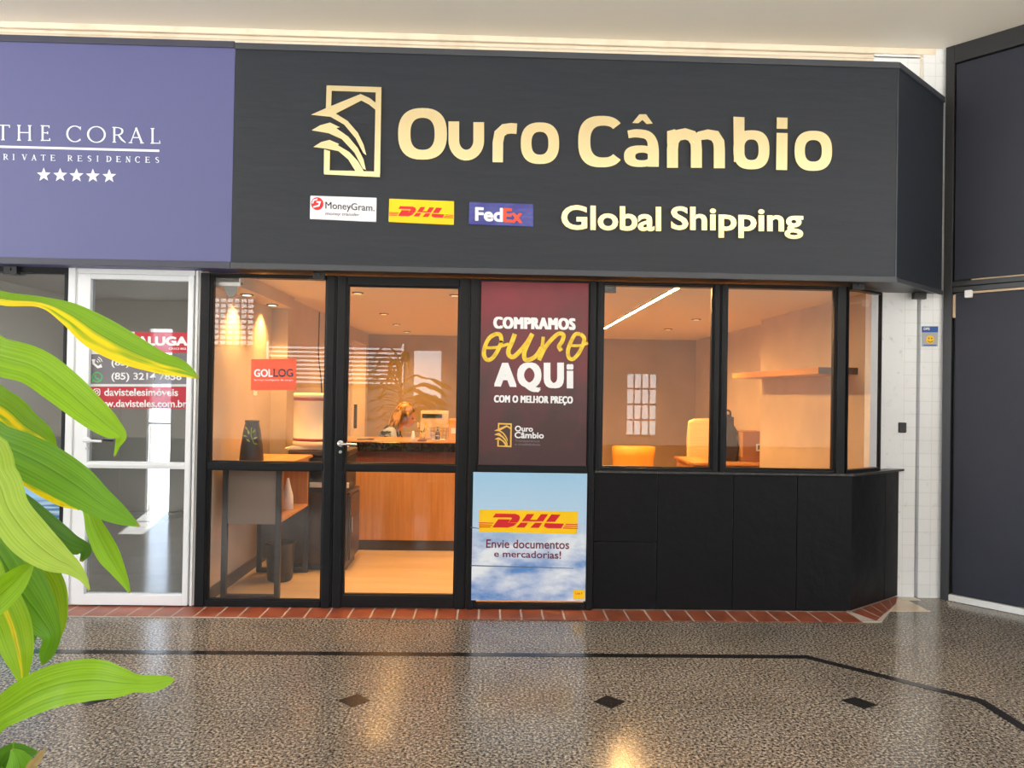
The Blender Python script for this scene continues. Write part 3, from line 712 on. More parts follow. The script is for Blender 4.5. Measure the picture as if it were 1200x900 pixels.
for ch, x0, x1, yb in (('T', -24, 70, 205), ('H', 120, 226, 208), ('E', 288, 352, 210), ('C', 474, 580, 215), ('O', 620, 738, 219), ('R', 790, 882, 222), ('A', 906, 1012, 226), ('L', 1060, 1126, 230)):
    bm = B(); serif(bm, ch, x0, yb, x1-x0, 108, 12.5, ST0, ST1); obj('letter', bm, M_SW, cs)
for wd, x0, x1 in (('PRIVATE', -40, 386), ('RESIDENCES', 478, 1120)):
    n = len(wd); step = (x1-x0-30)/(n-1)
    for i, ch in enumerate(wd):
        x = x0+i*step; bm = B(); serif(bm, ch, x, 343+x*.020, 10 if ch == 'I' else 32, 40, 6, ST0, ST1); obj('small_letter', bm, M_SW, cs)
bm = B(); stroke(bm, [(-60, 250), (1120, 281)], 15, ST0, ST1, A3); obj('rule_line', bm, M_SW, cs)
for i in range(5):
    cx, cy = 309+i*115, 450+i*2.6; P = []
    for k in range(10):
        r = 50 if k % 2 == 0 else 21; P.append((cx+r*sin(k*pi/5), cy-r*cos(k*pi/5)))
    bm = B(); prism(bm, P, ST0, ST1, A3); obj('star', bm, M_SW, cs)

# clips hanging under the sign boxes
for i, (px, py0, py1, wd, lab) in enumerate(((20, 306, 323, 15, 'black fixing bracket at the top of the vacant shop window'), (376.5, 319, 329.5, 13, 'black fixing bracket at the top of the pane beside the glass door'),
        (715, 332, 343, 14, 'black fixing bracket over the window next to the maroon poster'), (997, 335, 342, 14, 'black fixing bracket over the corner window'), (1078, 341, 349, 14, 'black fixing bracket under the sign at the white pillar'))):
    Y = .02 if i < 3 else (.05 if i == 3 else .30)
    a_, b_ = PY(px-wd/2, py0, Y), PY(px+wd/2, py1, Y)
    t = thing('fixing_bracket', lab, 'bracket', ((a_.x+b_.x)/2, Y, b_.z), 'fixing brackets under the signs')
    zt_ = ZS0+.0 if i in (3, 4) else ZT-.002
    if i < 3: bm = bx(a_.x, b_.x, .012, .05, b_.z, max(zt_-.01, b_.z+.02))
    elif i == 3: bm = bx(a_.x, b_.x, -.06, -.02, b_.z, ZS0)
    else: bm = bx(a_.x, b_.x, .29, .33, b_.z-.01, ZS0)
    if i < 2:
        bm.free(); bm = bx(a_.x, b_.x, -.05, -.022 if i else -.012, b_.z, 2.205)
    obj('plate', bm, M_DARK, t, bevel=.002)
    yf = -.05 if i < 2 else (.012 if i == 2 else (-.06 if i == 3 else .29))
    zz = b_.z+.03; xm = (a_.x+b_.x)/2
    bm = B(); tube(bm, [(xm, yf, zz), (xm, yf-.007, zz)], .008, 10); obj('screw', bm, M_FRAMEDK, t)

# ------------------------------------------------------------------ posters on the glass
YQ = -.004
def sheet(par, quad, m, y0=-.007, y1=-.003, f=None, nm='sheet'):
    bm = B(); prism(bm, quad, y0, y1, f or onplane(0)); return obj(nm, bm, m, par)
G = onplane(0)
po = thing('poster', 'tall maroon poster with yellow script and white capitals on the shop window', 'poster', (.277, 0, .957))
M_MAROON = mat('maroon_poster_print', srgb(128, 48, 58), .35, noise=(3.2, srgb(72, 44, 48), .36, .66, (1, 1, .9)))
bm = bx(-.080, .634, -.016, -.0125, .958, 2.174)
# maroon fades to brown grey lower down, as printed
def maroon():
    m = M_MAROON; nt = m.node_tree; N = nt.nodes; L = nt.links; b = N['Principled BSDF']
    tc = N.new('ShaderNodeTexCoord'); sx = N.new('ShaderNodeSeparateXYZ'); L.new(tc.outputs['Object'], sx.inputs[0])
    ad = N.new('ShaderNodeMath'); ad.operation = 'MULTIPLY_ADD'; ad.inputs[1].default_value = -.55; ad.inputs[2].default_value = .92
    L.new(sx.outputs[2], ad.inputs[0])
    n = N.new('ShaderNodeTexNoise'); n.inputs['Scale'].default_value = 2.5; n.inputs['Detail'].default_value = 6; L.new(tc.outputs['Object'], n.inputs['Vector'])
    s2 = N.new('ShaderNodeMath'); s2.operation = 'ADD'; L.new(ad.outputs[0], s2.inputs[0])
    n2 = N.new('ShaderNodeMath'); n2.operation = 'MULTIPLY_ADD'; n2.inputs[1].default_value = 1.2; n2.inputs[2].default_value = -.6; L.new(n.outputs[0], n2.inputs[0]); L.new(n2.outputs[0], s2.inputs[1])
    r = N.new('ShaderNodeValToRGB'); r.color_ramp.elements[0].position = .1; r.color_ramp.elements[1].position = .8
    r.color_ramp.elements[0].color = (*srgb(138, 46, 58), 1); r.color_ramp.elements[1].color = (*srgb(72, 50, 52), 1)
    L.new(s2.outputs[0], r.inputs[0]); L.new(r.outputs[0], b.inputs['Base Color'])
maroon()
ps = obj('sheet', bm, M_MAROON, po)
Q = onplane(-.016); q0, q1 = -.0172, -.016
obj('heading', text_on('COMPRAMOS', ((578, 371), (674.5, 373), (578, 385), (674.5, 386.8)), q0, q1, 0, f=Q, space=1.12, block=(.085, .022)), M_WHITE, po)
z75 = ZX(550, 350, 7.5); Z7 = lambda x, y: Q(*z75(x, y))
bm = B()
for P, wds in (([(285, 385), (272, 322), (232, 312), (172, 350), (135, 430), (130, 500), (160, 538), (205, 520), (255, 445), (285, 370)], 36), ([(118, 425), (180, 432), (255, 425), (345, 398)], 26),
             ([(400, 310), (375, 380), (345, 450), (348, 495), (385, 512), (435, 472), (505, 390), (555, 308)], 40), ([(553, 312), (512, 400), (482, 480), (492, 535), (540, 532), (590, 498), (635, 430)], 38),
             ([(650, 335), (640, 420), (612, 535)], 30), ([(612, 540), (660, 440), (720, 362), (785, 308), (828, 320), (815, 375), (788, 420), (808, 458)], 36),
             ([(975, 310), (930, 315), (890, 385), (866, 460), (876, 518), (912, 530), (962, 478), (1000, 400), (1008, 345), (975, 308)], 34), ([(880, 412), (975, 412), (1044, 390)], 24)):
    stroke(bm, P, wds, q0, q1, Z7, curve=6)
obj('script', bm, mat('yellow_script_print', srgb(240, 208, 60), .45, noise=(30, srgb(214, 170, 40), .4, .7)), po)
obj('large_heading', text_on('AQUi', ((579, 425), (672, 424.5), (579, 458), (672, 461)), q0, q1, 0, f=Q, space=1.24, block=(.072, .026)), M_WHITE, po)
obj('subheading', text_on('COM O MELHOR PREÇO', ((579, 463), (671.5, 464.5), (578.6, 473.5), (671.3, 475)), q0, q1, 0, f=Q, space=1.10, block=(.075, .018)), M_WHITE, po)
k_ = ZX(579, 496, 1); 
bm = B(); logo(bm, lambda x, y: (579+(x-95)*20.8/308, 495.6+(y-80)*28.5/402), q0, q1, Q); obj('logo', bm, M_GOLD2, po)
obj('name_lettering', text_on('Ouro', ((603.4, 498.8), (624.5, 499.2), (603.4, 505.6), (624.5, 506)), q0, q1, .03, f=Q), M_WHITE, po)
obj('name_lettering', text_on('Câmbio', ((603, 506), (637.3, 506.5), (603, 513.5), (637.3, 514)), q0, q1, .03, f=Q), M_WHITE, po)
obj('small_lettering', text_on('Transparência', ((603.4, 515.2), (632.5, 515.8), (603.4, 518.4), (632.5, 519)), q0, q1, 0, f=Q), M_GREYP, po)
obj('small_lettering', text_on('e credibilidade', ((603.4, 519.3), (633, 519.8), (603.4, 521.8), (633, 522.3)), q0, q1, 0, f=Q), M_GREYP, po)

# courier poster
dp = thing('poster', 'sky blue courier poster with yellow logo bar low beside the black wall', 'poster', (.26, 0, .05))
def skyprint():
    m = bpy.data.materials.new('cloudy_sky_print'); m.use_nodes = True; nt = m.node_tree; N = nt.nodes; L = nt.links; b = N['Principled BSDF']; b.inputs['Roughness'].default_value = .3
    tc = N.new('ShaderNodeTexCoord'); sx = N.new('ShaderNodeSeparateXYZ'); L.new(tc.outputs['Object'], sx.inputs[0])
    mp = N.new('ShaderNodeMapping'); mp.inputs['Scale'].default_value = (1.6, 1, 3.6); L.new(tc.outputs['Object'], mp.inputs[0])
    n = N.new('ShaderNodeTexNoise'); n.inputs['Scale'].default_value = 1.7; n.inputs['Detail'].default_value = 6; n.inputs['Roughness'].default_value = .55; L.new(mp.outputs[0], n.inputs['Vector'])
    r1 = N.new('ShaderNodeValToRGB'); e = r1.color_ramp.elements; e[0].position = .38; e[0].color = (*srgb(92, 140, 205), 1); e[1].position = .60; e[1].color = (*srgb(232, 238, 246), 1)
    L.new(n.outputs[0], r1.inputs[0])
    r2 = N.new('ShaderNodeValToRGB'); e = r2.color_ramp.elements; e[0].position = 0; e[0].color = (*srgb(196, 218, 240), 1); e[1].position = 1; e[1].color = (*srgb(160, 204, 236), 1)
    mr = N.new('ShaderNodeMapRange'); mr.inputs[1].default_value = .38; mr.inputs[2].default_value = .86; L.new(sx.outputs[2], mr.inputs[0]); L.new(mr.outputs[0], r2.inputs[0])
    m2 = N.new('ShaderNodeMapRange'); m2.inputs[1].default_value = .38; m2.inputs[2].default_value = .54; L.new(sx.outputs[2], m2.inputs[0])
    c = mix_node(nt, m2.outputs[0], r1.outputs[0], r2.outputs[0]); L.new(c, b.inputs['Base Color']); return m
M_SKYP = skyprint()
obj('sheet', bx(-.112, .640, -.043, -.035, .072, .912), M_SKYP, dp)
Q2 = onplane(-.043); d0, d1_ = -.0445, -.043
bm = B(); prism(bm, [(562, 597), (677, 599.5), (676, 626), (561.5, 623)], d0, d1_, Q2); bar = obj('logo_bar', bm, M_YEL, dp)
bm = B(); dhl(bm, lambda x, y: (545+x/5.297, 550+y/5.297), d0-.0012, d0, Q2); obj('lettering', bm, M_RED, bar)
M_PLUM = mat('plum_print', srgb(112, 34, 66), .5)
obj('slogan', text_on('Envie documentos', ((570, 632), (667, 633.3), (569.5, 642), (667, 643.5)), d0, d1_, .012, f=Q2), M_PLUM, dp)
obj('slogan', text_on('e mercadorias!', ((579, 645), (657.5, 645.8), (579, 652.5), (657.5, 655)), d0, d1_, .012, f=Q2), M_PLUM, dp)
bm = B()
for x0, x1, y0_, y1_ in ((551.5, 672, 662, 665.5), (551.5, 562, 617.2, 618.8)): prism(bm, [(x0, y0_), (x1, y1_+.3), (x1, y1_+.9), (x0, y0_+1.3)], d0, d1_, Q2)
obj('crease', bm, mat('dark_crease', srgb(70, 96, 130), .6), dp)
bm = B(); prism(bm, [(672, 691), (685, 691.5), (685, 702), (672, 702)], d0, d1_, Q2); tg = obj('corner_tag', bm, M_YEL, dp)
obj('tag_lettering', text_on('Loja 7', ((674.5, 694), (682.5, 694.2), (674.5, 697), (682.5, 697.2)), d0-.001, d0, .02, f=Q2), M_RED, tg)
bm = B(); box(bm, .20, .64, -.04, -.03, .052, .066); bm.free()

# orange courier sticker on the pane
YK = .004; K = onplane(.001)
gs = thing('window_sticker', 'orange rectangular sticker with white and dark lettering on the pane left of the glass door', 'sticker', (PY(320, 440).x, 0, PY(320, 457).z))
bm = B(); prism(bm, [(294.4, 421), (347, 420.3), (346.6, 457), (294, 457.3)], .001, .0038, K); obj('sheet', bm, mat('orange_sticker_print', srgb(236, 92, 58), .4), gs)
obj('lettering', text_on('GOL', ((297.8, 432.5), (319.6, 432.5), (297.8, 441.8), (319.6, 441.8)), -.0005, .001, .03, f=K), M_WHITE, gs)
obj('dark_lettering', text_on('LOG', ((320.6, 432.3), (343.4, 432.3), (320.6, 441.6), (343.4, 441.6)), -.0005, .001, .015, f=K), mat('slate_print', srgb(70, 74, 84), .5), gs)
obj('small_lettering', text_on('Serviço inteligente de cargas', ((297.8, 444.3), (343.6, 444.3), (297.8, 446.8), (343.6, 446.8)), -.0005, .001, 0, f=K), M_WHITE, gs)

# rental notice in the white door, see-through film
M_FW, M_FR, M_FG = film_mat('white_film', (.85, .88, .88), .70), film_mat('red_film', srgb(206, 40, 62), .66), film_mat('grey_film', srgb(128, 124, 132), .72)
rn = thing('rental_notice', 'see-through red, grey and white rental notice in the white door', 'notice', (-2.31, 0, PY(165, 480).z))
f0, f1 = -.003, -.0008
for nm, P, m in (('header', [(107.6, 388.5), (158, 388.8), (157.6, 415), (107.2, 415)], M_FW), ('red_header', [(158, 388.8), (221.8, 389.4), (221.5, 413.5), (157.6, 413)], M_FR),
                 ('grey_field', [(107.2, 415.2), (221.4, 416), (221, 450), (106.2, 450)], M_FG), ('white_rule', [(106.2, 450), (221, 450.2), (220.8, 453), (106, 453)], M_FW), ('red_field', [(106, 453), (220.8, 453.4), (220.2, 479), (105.6, 478)], M_FR)):
    bm = B(); prism(bm, P, f0, f1, G); obj(nm, bm, m, rn)
def tx(nm, body, quad, bold=.02, m=M_WHITE): obj(nm, text_on(body, quad, f0-.001, f0, bold, f=G), m, rn)
tx('lettering', 'ALUGA', ((160.5, 394), (220, 394.5), (160.5, 405), (220, 405.3)), .05)
tx('small_lettering', 'CRECI 852 J', ((198, 407.5), (220.6, 407.7), (198, 410.3), (220.6, 410.5)), .02)
tx('lettering', '(85) 3223 7858', ((131, 420.5), (213, 421), (131, 431), (213, 431.5)))
tx('lettering', '(85) 3214 7858', ((131, 436.5), (213, 437), (131, 447.5), (213, 448)))
tx('lettering', 'davistelesimóveis', ((122.5, 455), (209, 455.4), (122.5, 464), (209, 464.3)))
tx('lettering', 'www.davisteles.com.br', ((107, 468.3), (219.3, 468.8), (107, 477), (219.3, 477.5)))
bm = B(); stroke(bm, [(110, 421), (110, 426), (115, 430.3), (119.5, 428.5)], [4.0, 2.4, 2.4, 4.2], f0-.001, f0, G)
for r in (3.5, 6, 8.5): stroke(bm, [(112+r*cos(t), 426-r*sin(t)) for t in (radians(15), radians(40), radians(65))], .8, f0-.001, f0, G)
obj('telephone_icon', bm, M_WHITE, rn)
bm = B(); ring(bm, 114.3, 442, 6.4, 6.2, 4.9, 4.8, f0-.001, f0, G, 2); prism(bm, [(108.2, 448), (109, 443), (112.5, 446.5)], f0-.001, f0, G); stroke(bm, [(111.8, 439.5), (112.8, 443), (116.6, 444.8)], [2.2, 1.2, 2.2], f0-.001, f0, G)
obj('chat_icon', bm, mat('green_print', srgb(70, 180, 96), .5), rn)
bm = B(); strip(bm, supere(113.8, 459.5, 4.0, 4.2, 4, 28), supere(113.8, 459.5, 3.1, 3.3, 4, 28), f0-.001, f0, G, True); ring(bm, 113.8, 459.5, 2.1, 2.1, 1.3, 1.3, f0-.001, f0, G, 2); obj('camera_icon', bm, M_WHITE, rn)

# beach poster low in the vacant shop window
bp_ = thing('poster', 'beach photograph poster low in the vacant shop window behind the leaves', 'poster', (-3.2, 0, .02))
def beach():
    m = bpy.data.materials.new('beach_photo_print'); m.use_nodes = True; nt = m.node_tree; N = nt.nodes; L = nt.links; b = N['Principled BSDF']; b.inputs['Roughness'].default_value = .3
    tc = N.new('ShaderNodeTexCoord'); sx = N.new('ShaderNodeSeparateXYZ'); L.new(tc.outputs['Object'], sx.inputs[0])
    mr = N.new('ShaderNodeMapRange'); mr.inputs[1].default_value = 0; mr.inputs[2].default_value = .86; L.new(sx.outputs[2], mr.inputs[0])
    r = N.new('ShaderNodeValToRGB'); e = r.color_ramp.elements; e[0].position = 0; e[0].color = (*srgb(206, 214, 206), 1); e[1].position = 1; e[1].color = (*srgb(70, 140, 215), 1)
    for p, c in ((.08, (190, 205, 200)), (.14, (120, 196, 186)), (.36, (126, 200, 204)), (.50, (110, 180, 205)), (.56, (52, 104, 150)), (.76, (70, 124, 168)), (.80, (150, 196, 232))):
        k = e.new(p); k.color = (*srgb(*c), 1)
    L.new(mr.outputs[0], r.inputs[0])
    mp = N.new('ShaderNodeMapping'); mp.inputs['Scale'].default_value = (2, 1, 26); L.new(tc.outputs['Object'], mp.inputs[0])
    n = N.new('ShaderNodeTexNoise'); n.inputs['Scale'].default_value = 2; n.inputs['Detail'].default_value = 4; L.new(mp.outputs[0], n.inputs['Vector'])
    r3 = N.new('ShaderNodeValToRGB'); r3.color_ramp.elements[0].position = .42; r3.color_ramp.elements[1].position = .6
    L.new(n.outputs[0], r3.inputs[0])
    r4 = N.new('ShaderNodeValToRGB'); e4 = r4.color_ramp.elements; e4[0].position = .46; e4[0].color = (0, 0, 0, 1); e4[1].position = .80; e4[1].color = (0, 0, 0, 1); k = e4.new(.54); k.color = (.8, .8, .8, 1); k = e4.new(.76); k.color = (.8, .8, .8, 1)
    L.new(mr.outputs[0], r4.inputs[0])
    mm = N.new('ShaderNodeMath'); mm.operation = 'MULTIPLY'; L.new(r3.outputs[0], mm.inputs[0]); L.new(r4.outputs[0], mm.inputs[1])
    c = mix_node(nt, mm.outputs[0], r.outputs[0], srgb(190, 214, 230)); L.new(c, b.inputs['Base Color']); return m
obj('sheet', bx(-4.5, -2.803, -.008, -.003, .022, .905), beach(), bp_)

# ------------------------------------------------------------------ lamps of the shop
M_LED = mat('warm_led', (1, .8, .5), .5, emit=((1.0, .55, .18), LED_W))
t = thing('led_strip_light', 'long warm glowing light strip recessed in the shop ceiling behind the big window', 'light', (1.32, 2.0, ZI))
obj('diffuser', bx(1.305, 1.335, .235, 3.80, ZI-.010, ZI-.001), M_LED, t)
bm = B(); box(bm, 1.296, 1.305, .228, 3.807, ZI-.012, ZI); box(bm, 1.335, 1.344, .228, 3.807, ZI-.012, ZI); box(bm, 1.305, 1.335, .228, .235, ZI-.012, ZI); box(bm, 1.305, 1.335, 3.80, 3.807, ZI-.012, ZI); obj('profile', bm, M_ICEIL, t)
M_LAMP = mat('lamp_glow', (1, .8, .5), .5, emit=((1.0, .74, .42), 3.5))
M_LENSFILL = mat('added_lens_glow', (1, .8, .5), .5, emit=((1.0, .64, .30), 1.2))  # lens glow added to ceiling fittings that are off
def downlight(x, y, z, lab, grp, lit, watts, spread=150):
    t = thing('downlight', lab, 'light', (x, y, z), grp)
    bm = B(); r0, r1 = .048, .034
    lathe(bm, [(r0, 0), (r0, -.006), (r1, -.008), (r1, 0)], (x, y, z), 24); obj('rim', bm, mat('dark_lamp_rim', (.05, .045, .04), .4), t, smooth=False)
    bm = B(); lathe(bm, [(r1-.003, -.0085), (r1-.004, -.0095)], (x, y, z), 20); obj('lens', bm, M_LAMP if lit else M_LENSFILL, t)
    l = bpy.data.lights.new('lamp', 'SPOT'); l.energy = watts; l.color = WARM; l.spot_size = radians(spread); l.spot_blend = 1.0; l.shadow_soft_size = .03 if lit else .12
    lo = bpy.data.objects.new('lamp', l); COL.objects.link(lo); lo.parent = t; lo.location = (0, 0, -.03)
    return t
for x, y, lab in ((-1.790, .50, 'lit niche downlight nearest the glass over the desk'), (-1.795, 1.14, 'lit niche downlight farther back over the desk')):
    downlight(x, y, 2.12, lab, 'niche downlights', True, SPOT_W, 112)
for x, y, lab in ((-1.09, 1.05, 'first ceiling downlight behind the glass door, near its hinge side'), (-.31, 1.07, 'ceiling downlight just inside the glass door at its far side'), (-1.115, 2.67, 'second ceiling downlight of the row behind the glass door'),
                  (-1.14, 3.88, 'third ceiling downlight of the row behind the glass door'), (-1.14, 4.95, 'ceiling downlight of the row closest to the back wall'), (2.085, 2.61, 'nearer downlight seen through the big window beside the light strip'), (2.083, 3.81, 'farther downlight seen through the big window near the back wall')):
    downlight(x, y, ZI, lab, 'ceiling downlights', False, DOWN_FILL_W)  # these fittings are off; their spots are added as fill

# ------------------------------------------------------------------ behind the left pane: desk, vase, bin, printer, drum
M_BLKST = mat('black_steel_tube', (.02, .02, .022), .4)
dk = thing('desk', 'narrow desk on a black steel frame with an open oak box behind the left pane', 'desk', (-1.62, .56, .002))
X0, X1, Y0, Y1 = -1.815, -1.42, .155, .955
for x in (X0, X1-.035):
    for y in (Y0, Y1-.035): obj('leg', bx(x, x+.035, y, y+.035, .002, .90), M_BLKST, dk, bevel=.002)
for y in (Y0, Y1-.035): obj('foot_rail', bx(X0+.035, X1-.035, y, y+.035, .002, .037), M_BLKST, dk, bevel=.002)
bm = B(); box(bm, X0+.037, X1-.001, Y0+.04, Y1-.04, .525, .545); box(bm, X0+.037, X1-.001, Y0+.04, Y1-.04, .875, .897); box(bm, X0+.037, X1-.001, Y0+.04, Y0+.06, .545, .875); box(bm, X0+.037, X1-.001, Y1-.06, Y1-.04, .545, .875); box(bm, X0+.037, X0+.055, Y0+.06, Y1-.06, .545, .875)
obj('open_box', bm, M_OAK, dk, bevel=.002)
obj('end_panel', bx(X0+.036, X1-.036, Y0+.012, Y0+.030, .515, .897), mat('taupe_laminate', srgb(128, 108, 94), .55), dk)
obj('modesty_panel', bx(X0+.036, X1-.036, Y1-.030, Y1-.012, .12, .80), mat('dark_grey_laminate', srgb(60, 54, 52), .5), dk)
obj('tabletop', bx(X0-.01, -1.405, Y0-.02, Y1+.02, .899, .922), M_OAKX, dk, bevel=.003)
# white paper cone standing in the open box
bm = B(); lathe(bm, [(.045, 0), (.04, .10), (.016, .19), (.008, .23)], (-1.50, .62, .546), 14); tag(obj('paper_cone', bm, M_PAPER, smooth=True), 'white paper cone standing inside the open oak box of the desk', 'paper cone')
# tapering dark vase with a printed sprig
vs = thing('vase', 'tall tapering black vase with a leaf sprig standing on the narrow desk', 'vase', (-1.685, .35, .923))
bm = B(); lathe(bm, [(.078, 0), (.082, .01), (.075, .10), (.058, .22), (.047, .272), (.050, .283), (.049, .29), (.040, .288), (.038, .26)], (-1.685, .35, .923), 32); obj('body', bm, mat('matt_black_ceramic', (.022, .022, .024), .45, noise=(9, (.05, .05, .05), .5, .75)), vs, smooth=True)
bm = B(); tube(bm, [(-1.685+.012, .35-.052, 1.165), (-1.672, .35-.062, 1.11), (-1.650, .35-.062, 1.05)], .003, 6); sprig = obj('sprig_stem', bm, mat('yellow_green_sprig', srgb(150, 170, 60), .5), vs)
for k, (dx, dz, ang) in enumerate(((-.03, .23, 2.2), (-.012, .20, 1.9), (.025, .21, 1.0), (.03, .17, .4), (-.035, .185, 2.8), (.0, .15, 2.5), (.035, .14, -.2))):
    c = Vector((-1.675+dx*.6, .35-.070, .915+dz)); d = Vector((cos(ang), 0, sin(ang)))*.034; n = Vector((-d.z, 0, d.x))*.2
    bm = B(); q = [c, c+d*.5+n, c+d, c+d*.5-n]; q2 = [p+Vector((0, .004, 0)) for p in q]
    a = [bm.verts.new(p) for p in q]; b = [bm.verts.new(p) for p in q2]; bm.faces.new(a); bm.faces.new(b[::-1])
    for i in range(4): bm.faces.new((a[i], a[(i+1) % 4], b[(i+1) % 4], b[i]))
    obj('sprig_leaf', bm, mat('pale_sprig_leaf', srgb(190, 200, 130), .5) if k % 2 else MATS['yellow_green_sprig'], vs)
# black waste bin
wb = thing('waste_bin', 'round black waste bin on the shop floor under the desk', 'bin', (-1.565, .69, .003))
bm = B(); lathe(bm, [(.082, 0), (.092, .02), (.104, .27), (.110, .285), (.104, .285), (.094, .265), (.082, .015)], (-1.565, .69, .003), 36); obj('bucket', bm, M_DARK, wb, smooth=True)
bm = B(); tube(bm, [(-1.565+.109*cos(k*pi/18), .69+.109*sin(k*pi/18), .283) for k in range(36)], .005, 6, True); obj('rim', bm, M_DARK, wb, smooth=True)
# dark side cabinet, printer and striped drum behind the desk
sc_ = thing('cabinet', 'low dark brown cabinet on the shop floor behind the narrow desk', 'cabinet', (-1.38, 1.2, .003))
obj('body', bx(-1.62, -1.12, 1.0, 1.42, .06, .60), M_DKWOOD, sc_, bevel=.003); obj('plinth', bx(-1.60, -1.14, 1.03, 1.40, .003, .06), M_DARK, sc_)
obj('top', bx(-1.63, -1.11, .985, 1.425, .60, .622), M_DKWOOD, sc_, bevel=.003)
d_ = obj('door', bx(-1.119, -1.105, 1.015, 1.405, .08, .59), M_DKWOOD, sc_, bevel=.002); bm = B(); tube(bm, [(-1.10, 1.05, .30), (-1.10, 1.05, .42)], .006, 8); obj('handle', bm, M_STEEL, d_)
pr = thing('printer', 'dark office printer on the low cabinet under the striped drum', 'printer', (-1.36, 1.2, .623))
obj('body', bx(-1.60, -1.14, 1.01, 1.41, .623, .90), M_DARK, pr, bevel=.012); obj('scanner_lid', bx(-1.61, -1.13, 1.0, 1.415, .905, .955), mat('dark_grey_plastic', srgb(66, 60, 56), .4), pr, bevel=.012)
obj('paper_tray', bx(-1.60, -1.12, .985, 1.0, .66, .70), M_PAPER, pr, bevel=.003)
bm = B(); box(bm, -1.64, -1.20, 1.02, 1.38, .957, .967); box(bm, -1.60, -1.22, 1.04, 1.36, .968, .982)
tag(obj('paper_stack', bm, M_PAPER), 'loose stack of papers on the dark printer under the striped drum', 'paper stack')
dr = thing('drum', 'big white drum with two dark red bands on the printer', 'drum', (-1.415, 1.2, .984))
c = (-1.415, 1.2, .984); R_ = .205
bm = B(); lathe(bm, [(R_-.004, 0), (R_, .01), (R_, .025), (R_-.005, .03), (R_-.006, .385), (R_, .39), (R_, .415), (R_-.01, .422)], c, 48); obj('body', bm, mat('cream_white_drum', srgb(244, 232, 214), .5), dr, smooth=True)
for z in (.037, .362):
    bm = B(); lathe(bm, [(R_-.0045, z), (R_-.0045, z+.022)], c, 48); obj('band', bm, mat('dark_red_band', srgb(150, 40, 40), .5), dr, smooth=True)
bm = B(); ang = radians(-62); F2 = lambda k: (c[0]+(R_-.004)*cos(k), c[1]+(R_-.004)*sin(k))
for k0 in (-.06, .02, .09):
    a0, a1 = F2(ang+k0), F2(ang+k0+.05)
    v = [bm.verts.new((*a0, c[2]+.165)), bm.verts.new((*a1, c[2]+.165)), bm.verts.new((*a1, c[2]+.19)), bm.verts.new((*a0, c[2]+.19))]; bm.faces.new(v)
bm.free()
# wall plate, cable, shutter bracket
wp = thing('wall_socket', 'white socket plate on the lit niche wall below the orange sticker', 'socket', (-1.885, 1.0, 1.40))
obj('plate', bx(-1.885, -1.877, .98, 1.06, 1.38, 1.46), M_WHITE, wp, bevel=.003)
bm = B()
for y in (1.005, 1.035): tube(bm, [(-1.878, y, 1.42), (-1.8755, y, 1.42)], .006, 10)
obj('outlet', bm, M_DARK, wp)
bm = B(); tube(bm, catmull([(-1.742, 2.55, 2.21), (-1.743, 2.55, 2.0), (-1.742, 2.56, 1.75), (-1.743, 2.70, 1.5), (-1.742, 2.72, 1.25), (-1.742, 2.60, 1.05)], 6), .006, 8)
tag(obj('wall_cable', bm, M_DARK, smooth=True), 'thin dark cable hanging down the shop side wall from the ceiling', 'cable')
sb = thing('shutter_bracket', 'grey metal bracket with rounded tongue at the top corner of the left pane', 'bracket', (-1.77, .03, 2.07))
a_, b_ = PY(251.5, 334, .06), PY(282, 319, .06); b_.z = 2.189
obj('housing', bx(a_.x, b_.x, .055, .11, 2.135, b_.z), M_DARK, sb, bevel=.003)
obj('front_lip', bx(a_.x, b_.x+.006, .045, .055, 2.115, 2.145), M_STEEL, sb, bevel=.003)
bm = B(); box(bm, b_.x-.004, b_.x+.006, .045, .11, 2.145, b_.z); obj('side_plate', bm, M_STEEL, sb)
FB = onplane(.05); bm = B(); P = [(261, 335), (279, 335), (277.5, 342), (275, 346.5), (270.5, 348.3), (266.5, 346.5), (264, 342)]; prism(bm, P, .048, .052, FB); obj('tongue', bm, mat('grey_metal_plate', srgb(128, 126, 122), .45), sb)

# ------------------------------------------------------------------ reception counter and what stands on it
rc = thing('reception_counter', 'oak fronted reception counter with dark granite top behind the glass door', 'counter', (-.6, 2.05, .003))
CX0, CX1 = -1.52, .12
obj('front_panel', bx(CX0, CX1, 1.752, 1.79, .095, .762), M_OAK, rc, bevel=.002)
obj('upper_panel', bx(CX0, CX1, 1.758, 1.79, .764, .893), wood('reflection_dark_wood', srgb(112, 62, 38), srgb(98, 52, 32), 45, (1, 1, .05), .4), rc)  # counter front darker here: a reflection put into the colour
obj('kickplate', bx(CX0+.02, CX1-.02, 1.765, 2.30, .003, .093), mat('dark_kickplate', srgb(52, 38, 30), .4), rc)
obj('carcass', bx(CX0+.002, CX1-.002, 1.79, 2.32, .095, .893), M_OAKX, rc)
obj('granite_top', bx(CX0-.03, CX1+.03, 1.725, 1.80, .893, .972), M_GRAN, rc, bevel=.003)
obj('worktop', bx(CX0-.03, CX1+.03, 1.802, 2.40, .935, .978), M_OAKX, rc, bevel=.003)
ZT2 = .979
def cpos(px, py, Y): return PY(px, py, Y)
